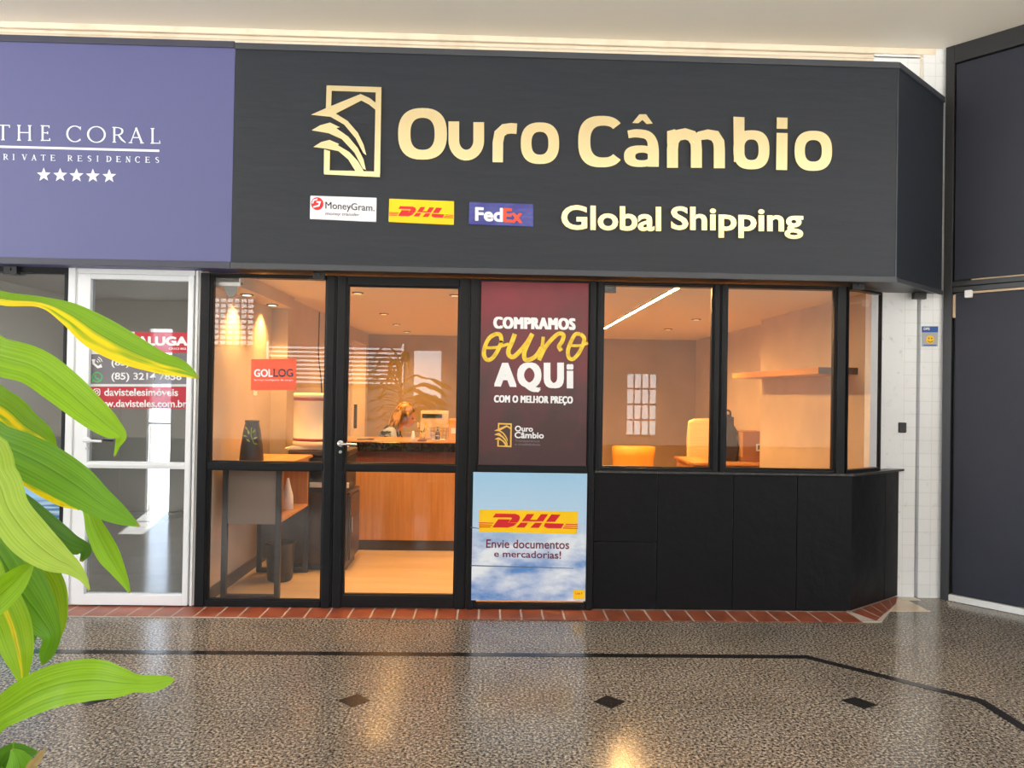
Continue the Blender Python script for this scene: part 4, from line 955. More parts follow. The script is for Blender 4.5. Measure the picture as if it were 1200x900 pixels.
# receipt printer with a dark slot
a_, b_ = PY(492.5, 515, 2.25), PY(525, 481.5, 2.25)
mp_ = thing('label_printer', 'cream box-shaped machine with a dark slot standing on the counter', 'printer', ((a_.x+b_.x)/2, 2.3, ZT2))
bm = B(); prof = [(2.22, ZT2), (2.38, ZT2), (2.38, b_.z), (2.25, b_.z), (2.22, b_.z-.03)]
va = [bm.verts.new((a_.x, y, z)) for y, z in prof]; vb = [bm.verts.new((b_.x, y, z)) for y, z in prof]; bm.faces.new(va); bm.faces.new(vb)
for i in range(5): bm.faces.new((va[i], va[(i+1) % 5], vb[(i+1) % 5], vb[i]))
obj('case', bm, mat('cream_plastic', srgb(240, 226, 196), .4), mp_, bevel=.005)
a2, b2 = PY(495, 489.5, 2.217), PY(518, 485.3, 2.217); obj('slot', bx(a2.x, b2.x, 2.212, 2.221, a2.z, b2.z), M_DARK, mp_)
bm = B(); p_ = PY(521, 487.3, 2.215); tube(bm, [(p_.x, 2.221, p_.z), (p_.x, 2.213, p_.z)], .012, 12); obj('button', bm, M_WHITE, mp_)
# wire basket holding a dark bottle
ba = thing('wire_basket', 'round wire basket on the counter in front of the cream machine', 'basket', (PY(514, 515, 2.02).x, 2.02, ZT2)); bc = ba.location
bm = B()
for z, r in ((.005, .07), (.045, .078), (.085, .083), (.115, .086)): tube(bm, [(bc.x+r*cos(k*pi/12), bc.y+r*sin(k*pi/12), ZT2+z) for k in range(24)], .0028, 6, True)
for k in range(12): tube(bm, [(bc.x+.07*cos(k*pi/6), bc.y+.07*sin(k*pi/6), ZT2+.005), (bc.x+.086*cos(k*pi/6), bc.y+.086*sin(k*pi/6), ZT2+.115)], .0022, 5)
for k in range(-2, 3): tube(bm, [(bc.x-.066, bc.y+k*.025, ZT2+.005), (bc.x+.066, bc.y+k*.025, ZT2+.005)], .002, 5)
obj('wires', bm, M_STEEL, ba)
bt = thing('bottle', 'small dark bottle standing in the wire basket on the counter', 'bottle', (bc.x-.01, 2.02, ZT2+.008))
bm = B(); lathe(bm, [(.020, 0), (.021, .06), (.019, .07), (.009, .085), (.009, .10)], tuple(bt.location), 18); obj('body', bm, mat('dark_brown_bottle', srgb(60, 34, 26), .2), bt, smooth=True)
bm = B(); lathe(bm, [(.0105, .1005), (.0105, .115), (.006, .117)], tuple(bt.location), 14); obj('cap', bm, M_DARK, bt, smooth=True)
# small yellow flowers in a jar
fj = thing('flower_jar', 'small jar of yellow flowers on the counter before the seated woman', 'flower jar', (PY(495, 515, 1.95).x, 1.95, ZT2)); jc = fj.location
bm = B(); lathe(bm, [(.026, 0), (.028, .05), (.022, .065), (.024, .07)], tuple(jc), 20); obj('jar', bm, mat('amber_jar', srgb(236, 190, 80), .25), fj, smooth=True)
for k in range(7):
    a = k*.9; tip = jc + Vector((.045*cos(a), .03*sin(a), .13+.03*sin(k*2.1))); bm = B(); tube(bm, [jc+Vector((0, 0, .06)), jc.lerp(tip, .6)+Vector((0, 0, .02)), tip], .002, 5); st_ = obj('flower_stem', bm, mat('flower_stem_green', srgb(70, 110, 50), .6), fj)
    bm = B()
    for q in range(6):
        e_ = Vector((cos(q*pi/3), .35*sin(q*pi/3), sin(q*pi/3)))*.013; f_ = Vector((-sin(q*pi/3), 0, cos(q*pi/3)))*.006
        bm.faces.new([bm.verts.new(p) for p in (tip, tip+e_*.6+f_, tip+e_, tip+e_*.6-f_)])
    bmesh.ops.create_icosphere(bm, subdivisions=1, radius=.006, matrix=Matrix.Translation(tip)); obj('blossom', bm, mat('yellow_petal', srgb(250, 205, 70), .6), st_)
# white paper cup cone, orange box, flat phones
p_ = PY(484, 517, 1.86); bm = B(); lathe(bm, [(.030, 0), (.016, .05), (.010, .09), (.008, .092)], (p_.x, 1.86, ZT2), 18); tag(obj('paper_cone', bm, M_WHITE, smooth=True), 'white cone-shaped stand on the counter edge in front of the seated woman', 'cone')
a_, b_ = PY(526, 516, 1.95), PY(537, 491, 1.95)
ob = thing('folder_box', 'orange upright folder box on the counter against the door post', 'box', ((a_.x+b_.x)/2, 2.0, ZT2))
obj('case', bx(a_.x, b_.x, 1.93, 2.12, ZT2, b_.z), mat('orange_card', srgb(240, 165, 60), .6), ob, bevel=.003); obj('spine_label', bx(a_.x+.02, b_.x-.02, 1.926, 1.93, ZT2+.07, ZT2+.12), M_PAPER, ob)
for px0, px1, Y, lab in ((418, 428, 1.9, 'thin black pad on the counter at its end by the door handle'), (429, 437, 1.92, 'second thin black pad on the counter, beside the seated woman'), (489, 499, 1.85, 'thin dark red pad on the counter near the flower jar')):
    x0, x1 = PY(px0, 515, Y).x, PY(px1, 515, Y).x; t = thing('pad', lab, 'pad', ((x0+x1)/2, Y, ZT2))
    obj('cover', bx(x0, x1, Y, Y+.11, ZT2, ZT2+.008), mat('dark_red_cover', srgb(90, 30, 24), .5) if px0 == 489 else M_DARK, t, bevel=.002); obj('screen', bx(x0+.006, x1-.006, Y+.008, Y+.102, ZT2+.008, ZT2+.0086), mat('dark_screen', (.01, .01, .012), .1), t)
# work desk behind the counter
wd_ = thing('desk', 'pale work desk hidden behind the reception counter', 'desk', (-.2, 2.9, .003))
obj('tabletop', bx(-.82, .5, 2.55, 3.3, .72, .745), M_OAKX, wd_, bevel=.003)
for x in (-.80, .44):
    for y in (2.58, 3.23): obj('leg', bx(x, x+.04, y, y+.04, .003, .72), M_BLKST, wd_)

# ------------------------------------------------------------------ the seated woman
def skin_mesh(V, E, R, levels=2, extra=None, vox=None, smooth_it=0):
    me = bpy.data.meshes.new('body'); me.from_pydata(V, E, []); o = bpy.data.objects.new('body', me); COL.objects.link(o)
    s = o.modifiers.new('skin', 'SKIN'); s.use_smooth_shade = True
    sv = me.skin_vertices[0].data
    for i, r in enumerate(R): sv[i].radius = (r, r) if not isinstance(r, tuple) else r
    sv[0].use_root = True
    m = o.modifiers.new('sub', 'SUBSURF'); m.levels = levels; m.render_levels = levels
    g = bpy.context.evaluated_depsgraph_get(); me2 = bpy.data.meshes.new_from_object(o.evaluated_get(g))
    bpy.data.objects.remove(o); bm = B(); bm.from_mesh(me2); bpy.data.meshes.remove(me2)
    if extra: extra(bm)
    if vox:
        me3 = bpy.data.meshes.new('body'); bm.to_mesh(me3); bm.free(); o = bpy.data.objects.new('body', me3); COL.objects.link(o)
        r = o.modifiers.new('remesh', 'REMESH'); r.mode = 'VOXEL'; r.voxel_size = vox
        if smooth_it: k = o.modifiers.new('smooth', 'SMOOTH'); k.iterations = smooth_it; k.factor = .5
        g = bpy.context.evaluated_depsgraph_get(); me2 = bpy.data.meshes.new_from_object(o.evaluated_get(g))
        bpy.data.objects.remove(o); bm = B(); bm.from_mesh(me2); bpy.data.meshes.remove(me2)
    return bm
def ellip(bm, c, r, rot=None, seg=24):
    M = Matrix.Translation(c) @ (rot or Matrix()) @ Matrix.Diagonal((*r, 1))
    bmesh.ops.create_uvsphere(bm, u_segments=seg, v_segments=seg//2, radius=1, matrix=M)
HP = PY(476.5, 486, 2.95); px_, py_ = HP.x, 2.95
wm = thing('person', 'woman with long light brown hair in a grey patterned top seated behind the counter', 'person', (px_-.26, py_, .003))
O_ = Vector((px_-.26, py_, 0)); zt = HP.z
def W_(x, y, z): return (O_.x+x, O_.y+y, z)
V = [W_(0, 0, .56), W_(.02, 0, .70), W_(.06, 0, .86), W_(.11, 0, .985), W_(.155, 0, 1.055), W_(.20, 0, 1.12)]
Rr = [.125, .115, .12, .115, .055, .05]; E_ = [(0, 1), (1, 2), (2, 3), (3, 4), (4, 5)]
for s in (-1, 1):
    b = len(V)
    V += [W_(.105, s*.13, .985), W_(.12, s*.185, .95), W_(.20, s*.215, .80), W_(.38, s*.16, .765), W_(.47, s*.12, .768)]
    Rr += [.062, .056, .042, .030, .026]
    E_ += [(3, b), (b, b+1), (b+1, b+2), (b+2, b+3), (b+3, b+4)]
    h0 = len(V); 
    for k, (ln, off) in enumerate(((.062, -.030), (.075, -.010), (.080, .010), (.068, .028))):
        i = len(V); V += [W_(.50, s*.115+off, .768), W_(.50+ln*.55, s*.105+off*1.15, .766), W_(.50+ln, s*.098+off*1.2, .758)]; Rr += [.0115, .009, .008]
        E_ += [(b+4, i), (i, i+1), (i+1, i+2)]
    i = len(V); V += [W_(.485, s*.07, .765), W_(.515, s*.05, .760)]; Rr += [.012, .010]; E_ += [(b+4, i), (i, i+1)]
    b = len(V)
    V += [W_(.03, s*.09, .52), W_(.22, s*.10, .54), W_(.42, s*.10, .53), W_(.43, s*.10, .30), W_(.40, s*.10, .085), W_(.50, s*.10, .045), W_(.56, s*.10, .035)]
    Rr += [.095, .08, .062, .05, .038, .034, .026]; E_ += [(0, b)] + [(b+k, b+k+1) for k in range(6)]
HR = Matrix.Rotation(radians(24), 4, 'Y')      # head bowed towards the desk (+X is forward)
def head(bm):
    hc = Vector(W_(.26, 0, zt))
    ellip(bm, hc+Vector((-.012, 0, .018)), (.098, .076, .098), HR); ellip(bm, hc+HR@Vector((.028, 0, -.045)), (.068, .058, .075), HR)
    ellip(bm, hc+HR@Vector((.060, 0, -.100)), (.026, .028, .018), HR, 12)       # chin
    ellip(bm, hc+HR@Vector((.098, 0, -.028)), (.022, .013, .024), HR, 12)       # nose
    ellip(bm, hc+HR@Vector((.090, 0, -.070)), (.013, .022, .010), HR, 12)       # lips
    for s in (-1, 1):
        ellip(bm, hc+HR@Vector((-.005, s*.078, -.025)), (.018, .009, .030), HR, 12)
        ellip(bm, hc+HR@Vector((.076, s*.032, .012)), (.016, .020, .008), HR, 12)  # brow
    tube(bm, [W_(.15, 0, 1.02), W_(.20, 0, 1.12), tuple(hc+Vector((-.01, 0, -.02)))], .05, 16)
M_SKIN = mat('skin', srgb(226, 160, 126), .5)
body = obj('body', skin_mesh(V, E_, Rr, 2, head, .007, 3), M_SKIN, wm, smooth=True)
hc = Vector(W_(.26, 0, zt))
bm = B()
for s in (-1, 1): ellip(bm, hc+HR@Vector((.080, s*.031, -.008)), (.010, .014, .006), HR, 12)
obj('eyes', bm, mat('dark_eye', (.02, .012, .01), .2), wm, smooth=True)
bm = B(); ellip(bm, hc+HR@Vector((.099, 0, -.071)), (.006, .020, .008), HR, 12); obj('lips', bm, mat('rose_lips', srgb(180, 80, 74), .4), wm, smooth=True)
# hair: cap plus long locks down the back and beside the face
def hair(bm):
    ellip(bm, hc+HR@Vector((-.022, 0, .030)), (.108, .090, .100), HR, 28)
    for k in range(11):
        a = radians(95+k*17); sx_, sy_ = cos(a), sin(a)
        p0 = hc+HR@Vector((-.02+.085*sx_, .080*sy_, .02)); dr_ = .05+.02*(k % 3)
        p = [p0, p0+Vector((-.045, .012*sy_, -.09)), p0+Vector((-.085, .025*sy_, -.19)), p0+Vector((-.095, .03*sy_, -.28-dr_))]
        tube(bm, catmull(p, 4), [.030, .032, .032, .032, .032, .031, .030, .029, .028, .026, .022, .016, .008], 10)
    for s in (-1, 1):
        p0 = hc+HR@Vector((.015, s*.082, .03)); p = [p0, p0+Vector((.010, s*.010, -.09)), p0+Vector((-.01, s*.015, -.19)), p0+Vector((-.005, s*.01, -.29))]
        tube(bm, catmull(p, 4), [.020, .024, .026, .026, .026, .025, .024, .022, .021, .02, .017, .012, .006], 10)
def hairm():
    bm = B(); hair(bm); me3 = bpy.data.meshes.new('hair'); bm.to_mesh(me3); bm.free(); o = bpy.data.objects.new('hair', me3); COL.objects.link(o)
    r = o.modifiers.new('remesh', 'REMESH'); r.mode = 'VOXEL'; r.voxel_size = .007; k = o.modifiers.new('smooth', 'SMOOTH'); k.iterations = 3
    me2 = bpy.data.meshes.new_from_object(o.evaluated_get(bpy.context.evaluated_depsgraph_get())); bpy.data.objects.remove(o)
    bm = B(); bm.from_mesh(me2); bpy.data.meshes.remove(me2)
    # open the face: drop hair in front of the forehead line
    kill = [f for f in bm.faces if (HR.inverted() @ (f.calc_center_median()-hc)).x > .052 and (HR.inverted() @ (f.calc_center_median()-hc)).z < .062]
    bmesh.ops.delete(bm, geom=kill, context='FACES'); return bm
hr = obj('hair', hairm(), mat('light_brown_hair', srgb(206, 160, 92), .45, noise=(26, srgb(92, 62, 36), .42, .60, (1, 1, .25))), wm, smooth=True)
# top: slightly larger skin over torso and upper arms
V2 = [W_(0, 0, .52)] + V[1:4] + [W_(.145, 0, 1.04)]; R2 = [.145, .134, .138, .134, .078]; E2 = [(0, 1), (1, 2), (2, 3), (3, 4)]
for s in (-1, 1):
    b = len(V2); V2 += [W_(.105, s*.13, .985), W_(.12, s*.185, .95), W_(.195, s*.213, .81), W_(.29, s*.19, .785)]; R2 += [.076, .070, .056, .046]; E2 += [(3, b), (b, b+1), (b+1, b+2), (b+2, b+3)]
obj('top', skin_mesh(V2, E2, R2, 2, None, .009, 2), mat('grey_patterned_knit', srgb(168, 184, 220), .8, noise=(9, srgb(24, 28, 44), .47, .53, (1, 1, 1.6))), wm, smooth=True)
V3 = [W_(.0, 0, .53)]; R3 = [.142]; E3 = []
for s in (-1, 1):
    b = len(V3); V3 += [W_(.03, s*.09, .52), W_(.22, s*.10, .545), W_(.42, s*.10, .535), W_(.43, s*.10, .30), W_(.41, s*.10, .11)]; R3 += [.105, .092, .075, .062, .055]; E3 += [(0, b)] + [(b+k, b+k+1) for k in range(4)]
obj('trousers', skin_mesh(V3, E3, R3, 2, None, .010, 2), mat('dark_trousers', srgb(44, 44, 54), .8), wm, smooth=True)
stl = thing('office_chair', 'dark swivel chair the woman sits on behind the counter', 'chair', (O_.x-.02, O_.y, .003))
obj('seat', bx(O_.x-.20, O_.x+.20, O_.y-.20, O_.y+.20, .33, .385), M_DARK, stl, bevel=.02)
bm = B(); lathe(bm, [(.025, .05), (.025, .33)], (O_.x-.02, O_.y, 0), 14); obj('column', bm, M_STEEL, stl)
bm = B()
for k in range(5): tube(bm, [(O_.x-.02, O_.y, .07), (O_.x-.02+.25*cos(k*1.2566), O_.y+.25*sin(k*1.2566), .03)], .018, 8)
obj('base', bm, M_DARK, stl)
bm = B(); box(bm, O_.x-.25, O_.x-.20, O_.y-.18, O_.y+.18, .47, .86); obj('backrest', bm, M_DARK, stl, bevel=.02)
bm = B(); box(bm, O_.x-.235, O_.x-.205, O_.y-.03, O_.y+.03, .38, .52); obj('bracket', bm, M_DARK, stl)

# ------------------------------------------------------------------ right part of the shop
sh = thing('wall_shelf', 'floating honey oak shelf high on the shop wall at the corner window', 'shelf', (2.75, 1.5, 1.65))
def shelf_y(px, py, X): d = ray(px, py); return (CAM + d*((X-CAM.x)/d.x))
ye = shelf_y(1005, 435, 2.748); xe = PY(959, 431, ye.y); yb = shelf_y(858, 440, xe.x)
zc = ye.z
obj('board', bx(xe.x, 2.748, ye.y, min(yb.y, 2.55), zc-.026, zc+.026), M_OAKX, sh, bevel=.002)
obj('shaded_end', bx(xe.x+.001, 2.748, ye.y-.003, ye.y, zc-.025, zc+.025), wood('shaded_end_oak', srgb(96, 62, 36), srgb(80, 50, 28), 7, (.12, 1, 1), .4), sh)  # shelf end away from the light, its shade put into the colour
# desk under the big window with bag and carton
dd = thing('desk', 'oak desk along the shop wall behind the big window', 'desk', (2.45, 2.6, .003))
obj('tabletop', bx(2.06, 2.905, 2.59, 3.35, .725, .75), M_OAKX, dd, bevel=.003); obj('side_panel', bx(2.08, 2.10, 2.63, 3.31, .003, .725), M_OAK, dd); obj('side_panel', bx(2.86, 2.88, 2.63, 3.31, .003, .725), M_OAK, dd); obj('back_panel', bx(2.10, 2.86, 3.25, 3.27, .25, .725), M_OAK, dd)
DY = 2.78
a_, b_ = PY(872, 538, DY), PY(900, 506, DY)
cb = thing('carton', 'brown cardboard box with a small white label on the desk by the wall', 'box', ((a_.x+b_.x)/2, DY+.15, .751)); zb = b_.z
M_CARD = mat('brown_cardboard', srgb(168, 118, 72), .7, noise=(3, srgb(154, 106, 62), .3, .7))
obj('body', bx(a_.x-.03, min(b_.x, 2.88), DY, DY+.30, .751, zb), M_CARD, cb, bevel=.003)
obj('lit_side', bx(a_.x-.032, a_.x-.015, DY-.002, DY+.3, .80, zb-.01), mat('lit_cardboard', srgb(210, 160, 100), .3), cb)  # carton's left face, its lit tone put into a lighter colour
l0, l1 = PY(886, 528.5, DY), PY(892, 520.5, DY); lbq = obj('label', bx(l0.x, l1.x, DY-.004, DY, l0.z, l1.z), M_PAPER, cb)
obj('label_mark', bx((l0.x+l1.x)/2-.008, (l0.x+l1.x)/2+.008, DY-.0055, DY-.004, l0.z+.015, l1.z-.01), M_BLKP, lbq)
a_, b_ = PY(838, 538, DY), PY(866, 483, DY)
bgx, bgw = (a_.x+b_.x)/2, (b_.x-a_.x)/2; zb = b_.z; hgt = zb-.751
bg_ = thing('leather_bag', 'black wrinkled leather bag standing on the desk beside the brown carton', 'bag', (bgx, DY+.06, .751))
bm = B(); bmesh.ops.create_cube(bm, size=1, matrix=Matrix.Translation((bgx, DY+.12, .751+hgt*.46)) @ Matrix.Diagonal((bgw*2, .22, hgt*.92, 1)))
bmesh.ops.subdivide_edges(bm, edges=list(bm.edges), cuts=9, use_grid_fill=True)
for v in bm.verts:
    t_ = (v.co.z-.751)/hgt; dx = v.co.x-bgx; dy = v.co.y-DY-.12
    k = (1-.30*t_**3); v.co.x = bgx+dx*k+.03*sin(t_*5)*.4; v.co.y = DY+.12+dy*(1-.5*t_)*(.8+.2*cos(dx/bgw*1.4))
    v.co.z += .018*sin(dx*38+t_*7)*t_; v.co.x += .010*sin(t_*19+dy*30); 
obj('body', bm, mat('black_leather', (.028, .020, .016), .35, bump=(16, .5)), bg_, smooth=True)
bm = B(); tube(bm, catmull([(bgx-.05, DY+.06, zb-.07), (bgx-.045, DY+.05, zb-.0), (bgx+.0, DY+.05, zb+.02), (bgx+.045, DY+.05, zb-.0), (bgx+.05, DY+.06, zb-.07)], 6), .010, 10); obj('handle', bm, MATS['black_leather'], bg_, smooth=True)
bm = B(); 
for k in range(9): tube(bm, [(bgx-.045+.0*k, DY+.00-.012, .80+k*.042), (bgx-.045, DY-.016, .82+k*.042)], .004, 6)
obj('zip_teeth', bm, M_STEEL, bg_)
# cream high-back chair
AY = 3.45
a_, b_ = PY(806, 545, AY), PY(842, 491, AY); zb = b_.z; x0, x1 = a_.x, a_.x+.46
ch = thing('armchair', 'cream upholstered high-backed chair by the desk behind the big window', 'chair', ((x0+x1)/2, AY+.2, .003))
M_CREAMF = mat('cream_fabric', srgb(250, 226, 160), .8, bump=(40, .3, (.2, 1, 1)))
bm = B(); P = [(x0+.01, .46), (x0, .95), (x0+.015, zb-.03), (x0+.08, zb-.005), (x0+.18, zb), (x1-.18, zb), (x1-.08, zb-.005), (x1-.015, zb-.03), (x1, .95), (x1-.01, .46)]
prism(bm, P, AY, AY+.09); obj('backrest', bm, M_CREAMF, ch, bevel=.02)
obj('seat', bx(x0+.01, x1-.01, AY+.095, AY+.20, .36, .47), M_CREAMF, ch, bevel=.02)
obj('seat_frame', bx(x0+.01, x1-.01, AY+.01, AY+.20, .32, .358), M_DARK, ch)
for x in (x0+.03, x1-.07):
    for y in (AY+.02, AY+.15): obj('leg', bx(x, x+.04, y, y+.04, .003, .32), M_DARK, ch)
# yellow shell chair
CY = 3.4
a_, b_ = PY(718, 548, CY), PY(769.5, 523, CY); cxm, hw = (a_.x+b_.x)/2, (b_.x-a_.x)/2; zt_ = b_.z
yc = thing('shell_chair', 'yellow orange plastic shell chair facing away on the shop floor', 'chair', (cxm, CY+.22, .003))
bm = B(); n = 16; g0 = []; 
prof = [(0, zt_, 1.0), (.012, zt_-.12, .97), (.02, zt_-.25, .93), (.035, zt_-.36, .90), (.09, zt_-.42, .88), (.22, zt_-.42, .90), (.36, zt_-.415, .95), (.45, zt_-.44, .92)]
for th in (0, .012):
    g0.append([[bm.verts.new((cxm+hw*wd*(2*i/n-1), CY+y+th+.06*((2*i/n-1)**2)*(1 if j < 4 else .3), z-(th if j >= 4 else 0)-.014*(abs(2*i/n-1)**6)*(1 if j == 0 else 0))) for i in range(n+1)] for j, (y, z, wd) in enumerate(prof)])
for g in g0:
    for j in range(len(prof)-1):
        for i in range(n): bm.faces.new((g[j][i], g[j][i+1], g[j+1][i+1], g[j+1][i]))
for j in range(len(prof)-1):
    for i in (0, n): bm.faces.new((g0[0][j][i], g0[0][j+1][i], g0[1][j+1][i], g0[1][j][i]))
for j in (0, len(prof)-1):
    for i in range(n): bm.faces.new((g0[0][j][i], g0[0][j][i+1], g0[1][j][i+1], g0[1][j][i]))
obj('shell', bm, mat('yellow_orange_plastic', srgb(252, 178, 62), .35), yc, smooth=True)
zs_ = zt_-.43
for sx_, sy_ in ((-1, .08), (1, .08), (-1, .38), (1, .38)):
    bm = B(); tube(bm, [(cxm+sx_*hw*.5, CY+sy_+.02, zs_-.012), (cxm+sx_*hw*.85, CY+sy_+(.08 if sy_ > .2 else -.06), .004)], .013, 10); obj('leg', bm, M_STEEL, yc, smooth=True)

# ------------------------------------------------------------------ the big-leaved plant at the viewer's side
def leafmat(name, c1, c2, edge=None, side=0):
    m = bpy.data.materials.new(name); m.use_nodes = True; nt = m.node_tree; N = nt.nodes; L = nt.links; b = N['Principled BSDF']; out = N['Material Output']
    uv = N.new('ShaderNodeUVMap'); uv.uv_map = 'uv'; sx = N.new('ShaderNodeSeparateXYZ'); L.new(uv.outputs[0], sx.inputs[0])
    mp = N.new('ShaderNodeMapping'); mp.inputs['Scale'].default_value = (26, 1.2, 1); L.new(uv.outputs[0], mp.inputs[0])
    n = N.new('ShaderNodeTexNoise'); n.inputs['Scale'].default_value = 1; n.inputs['Detail'].default_value = 3; L.new(mp.outputs[0], n.inputs['Vector'])
    r = N.new('ShaderNodeValToRGB'); r.color_ramp.elements[0].position = .35; r.color_ramp.elements[1].position = .68
    r.color_ramp.elements[0].color = (*c1, 1); r.color_ramp.elements[1].color = (*c2, 1); L.new(n.outputs[0], r.inputs[0]); col = r.outputs[0]
    if edge:
        r2 = N.new('ShaderNodeValToRGB'); e = r2.color_ramp.elements
        if side > 0: e[0].position = .50; e[0].color = (0, 0, 0, 1); e[1].position = .62; e[1].color = (1, 1, 1, 1)
        elif side < 0: e[0].position = .38; e[0].color = (1, 1, 1, 1); e[1].position = .50; e[1].color = (0, 0, 0, 1)
        else: e[0].position = .42; e[0].color = (0, 0, 0, 1); e[1].position = .58; e[1].color = (0, 0, 0, 1); k = e.new(.5); k.color = (1, 1, 1, 1)
        L.new(sx.outputs[0], r2.inputs[0])
        n3 = N.new('ShaderNodeTexNoise'); n3.inputs['Scale'].default_value = 3.5; L.new(uv.outputs[0], n3.inputs['Vector'])
        r5 = N.new('ShaderNodeValToRGB'); r5.color_ramp.elements[0].position = .34; r5.color_ramp.elements[1].position = .52; L.new(n3.outputs[0], r5.inputs[0])
        mm = N.new('ShaderNodeMath'); mm.operation = 'MULTIPLY'; L.new(r2.outputs[0], mm.inputs[0]); L.new(r5.outputs[0], mm.inputs[1])
        col = mix_node(nt, mm.outputs[0], col, edge)
    # midrib
    rb = N.new('ShaderNodeValToRGB'); e = rb.color_ramp.elements; e[0].position = .475; e[0].color = (0, 0, 0, 1); e[1].position = .525; e[1].color = (0, 0, 0, 1); k = e.new(.5); k.color = (.55, .55, .55, 1)
    L.new(sx.outputs[0], rb.inputs[0]); col = mix_node(nt, rb.outputs[0], col, tuple(v*.55 for v in c1))
    # dry tip
    tp = N.new('ShaderNodeMapRange'); tp.inputs[1].default_value = .965; tp.inputs[2].default_value = 1.0; L.new(sx.outputs[1], tp.inputs[0]); col = mix_node(nt, tp.outputs[0], col, srgb(150, 130, 60))
    L.new(col, b.inputs['Base Color']); b.inputs['Roughness'].default_value = .45; b.inputs['Specular IOR Level'].default_value = .3
    bp = N.new('ShaderNodeBump'); bp.inputs['Strength'].default_value = .25; bp.inputs['Distance'].default_value = .004; L.new(n.outputs[0], bp.inputs['Height']); L.new(bp.outputs[0], b.inputs['Normal'])
    tr = N.new('ShaderNodeBsdfTranslucent'); L.new(col, tr.inputs[0]); mx = N.new('ShaderNodeMixShader'); mx.inputs[0].default_value = .38
    L.new(b.outputs[0], mx.inputs[1]); L.new(tr.outputs[0], mx.inputs[2]); L.new(mx.outputs[0], out.inputs[0]); return m
LG = leafmat('lime_leaf', srgb(116, 160, 16), srgb(142, 184, 26))
LM = leafmat('green_leaf', srgb(86, 134, 18), srgb(112, 160, 28))
LP = leafmat('pale_leaf', srgb(140, 168, 52), srgb(164, 188, 74))
LY = leafmat('yellow_edged_leaf', srgb(108, 154, 14), srgb(132, 174, 22), srgb(236, 208, 10), 1)
LD = leafmat('deep_green_leaf', srgb(62, 106, 14), srgb(86, 132, 22))
LYM = leafmat('yellow_centred_leaf', srgb(116, 158, 18), srgb(150, 178, 26), srgb(238, 202, 30), 0)
STEM = Vector((-1.06, -3.74, 0))
plant = thing('potted_plant', 'tall potted plant with broad lime and yellow leaves at the near edge of the gallery', 'plant', (STEM.x, STEM.y, .002))
def leaf(P, m, fold=.25, tilt=0.0, wave=.0, nst=7):
    """P = (px,py,distance,width in px) from the stem side to the tip; widths become metres at that distance"""
    pts = [PD(p[0], p[1], p[2]) for p in P]; wd = [max(.002, p[3]*p[2]/FPX) for p in P]
    C_ = catmull(pts, nst); Wd = [v.x for v in catmull([(w_, 0, 0) for w_ in wd], nst)]
    return leaf3(C_, Wd, m, fold, tilt, wave)
def leaf3(C_, Wd, m, fold=.25, tilt=0.0, wave=0.0, face=None):
    bm = B(); uvl = bm.loops.layers.uv.new('uv'); n = len(C_); rows = []; K = 6
    for i in range(n):
        t = (C_[min(n-1, i+1)]-C_[max(0, i-1)]).normalized(); tow = face or (CAM-C_[i]).normalized()
        s = t.cross(tow).normalized(); nn = s.cross(t).normalized()
        tl = tilt[min(len(tilt)-1, int(i/n*len(tilt)))] if isinstance(tilt, (list, tuple)) else tilt
        s2 = s*cos(tl)+nn*sin(tl); n2 = nn*cos(tl)-s*sin(tl); w_ = max(.001, Wd[i])
        rows.append([bm.verts.new(C_[i] + s2*(w_*(k/K-.5)) + n2*(abs(k/K-.5)*2*fold*w_*.5 + wave*w_*sin(i*.8+k*.9)*abs(k/K-.5))) for k in range(K+1)])
    for i in range(n-1):
        for k in range(K):
            f = bm.faces.new((rows[i][k], rows[i][k+1], rows[i+1][k+1], rows[i+1][k])); f.smooth = True
            for lp, (kk, ii) in zip(f.loops, ((k, i), (k+1, i), (k+1, i+1), (k, i+1))): lp[uvl].uv = (kk/K, ii/(n-1))
    me = bpy.data.meshes.new('leaf'); bmesh.ops.translate(bm, verts=bm.verts, vec=-org(plant)); bm.to_mesh(me); bm.free(); me.materials.append(m)
    o = bpy.data.objects.new('leaf', me); COL.objects.link(o); o.parent = plant; return o
# s = t x toward-viewer: for a leaf running to the right, u=0 is its upper edge, u=1 its lower edge
def base(z, D=None):   # a point on the stem as (px,py,D)
    p = Vector((STEM.x, STEM.y, z)); q = p-CAM; d = q.dot(FW); return (600+FPX*q.dot(RT)/d, 450-FPX*q.dot(UP)/d, d)
def LF(zb, P, m, **k):
    b = base(zb); return leaf([(b[0], b[1], b[2], 12)] + P, m, **k)
LF(1.50, [(-60, 330, 1.22, 18), (0, 349, 1.20, 17), (48, 354, 1.18, 13), (82, 368, 1.17, 27), (115, 390, 1.16, 40), (150, 409, 1.15, 38), (185, 424, 1.14, 27), (212, 432, 1.14, 20), (233, 443, 1.13, 3)], LY, fold=.18)
LF(1.42, [(-60, 400, 1.12, 34), (0, 418, 1.10, 44), (40, 430, 1.09, 44), (75, 455, 1.08, 42), (105, 481, 1.07, 36), (128, 500, 1.07, 27), (141, 511, 1.07, 14), (138, 522, 1.07, 6), (134, 535, 1.07, 2)], LG, fold=.25, wave=.05)
LF(1.36, [(-60, 450, 1.26, 30), (0, 474, 1.24, 36), (28, 497, 1.23, 34), (50, 512, 1.22, 26), (66, 526, 1.22, 4)], LY, fold=.3)
LF(1.32, [(-60, 500, 1.10, 38), (0, 522, 1.08, 46), (45, 542, 1.07, 50), (85, 566, 1.06, 46), (115, 588, 1.05, 34), (140, 604, 1.05, 22), (164, 617, 1.05, 2)], LM, fold=.22, wave=.04)
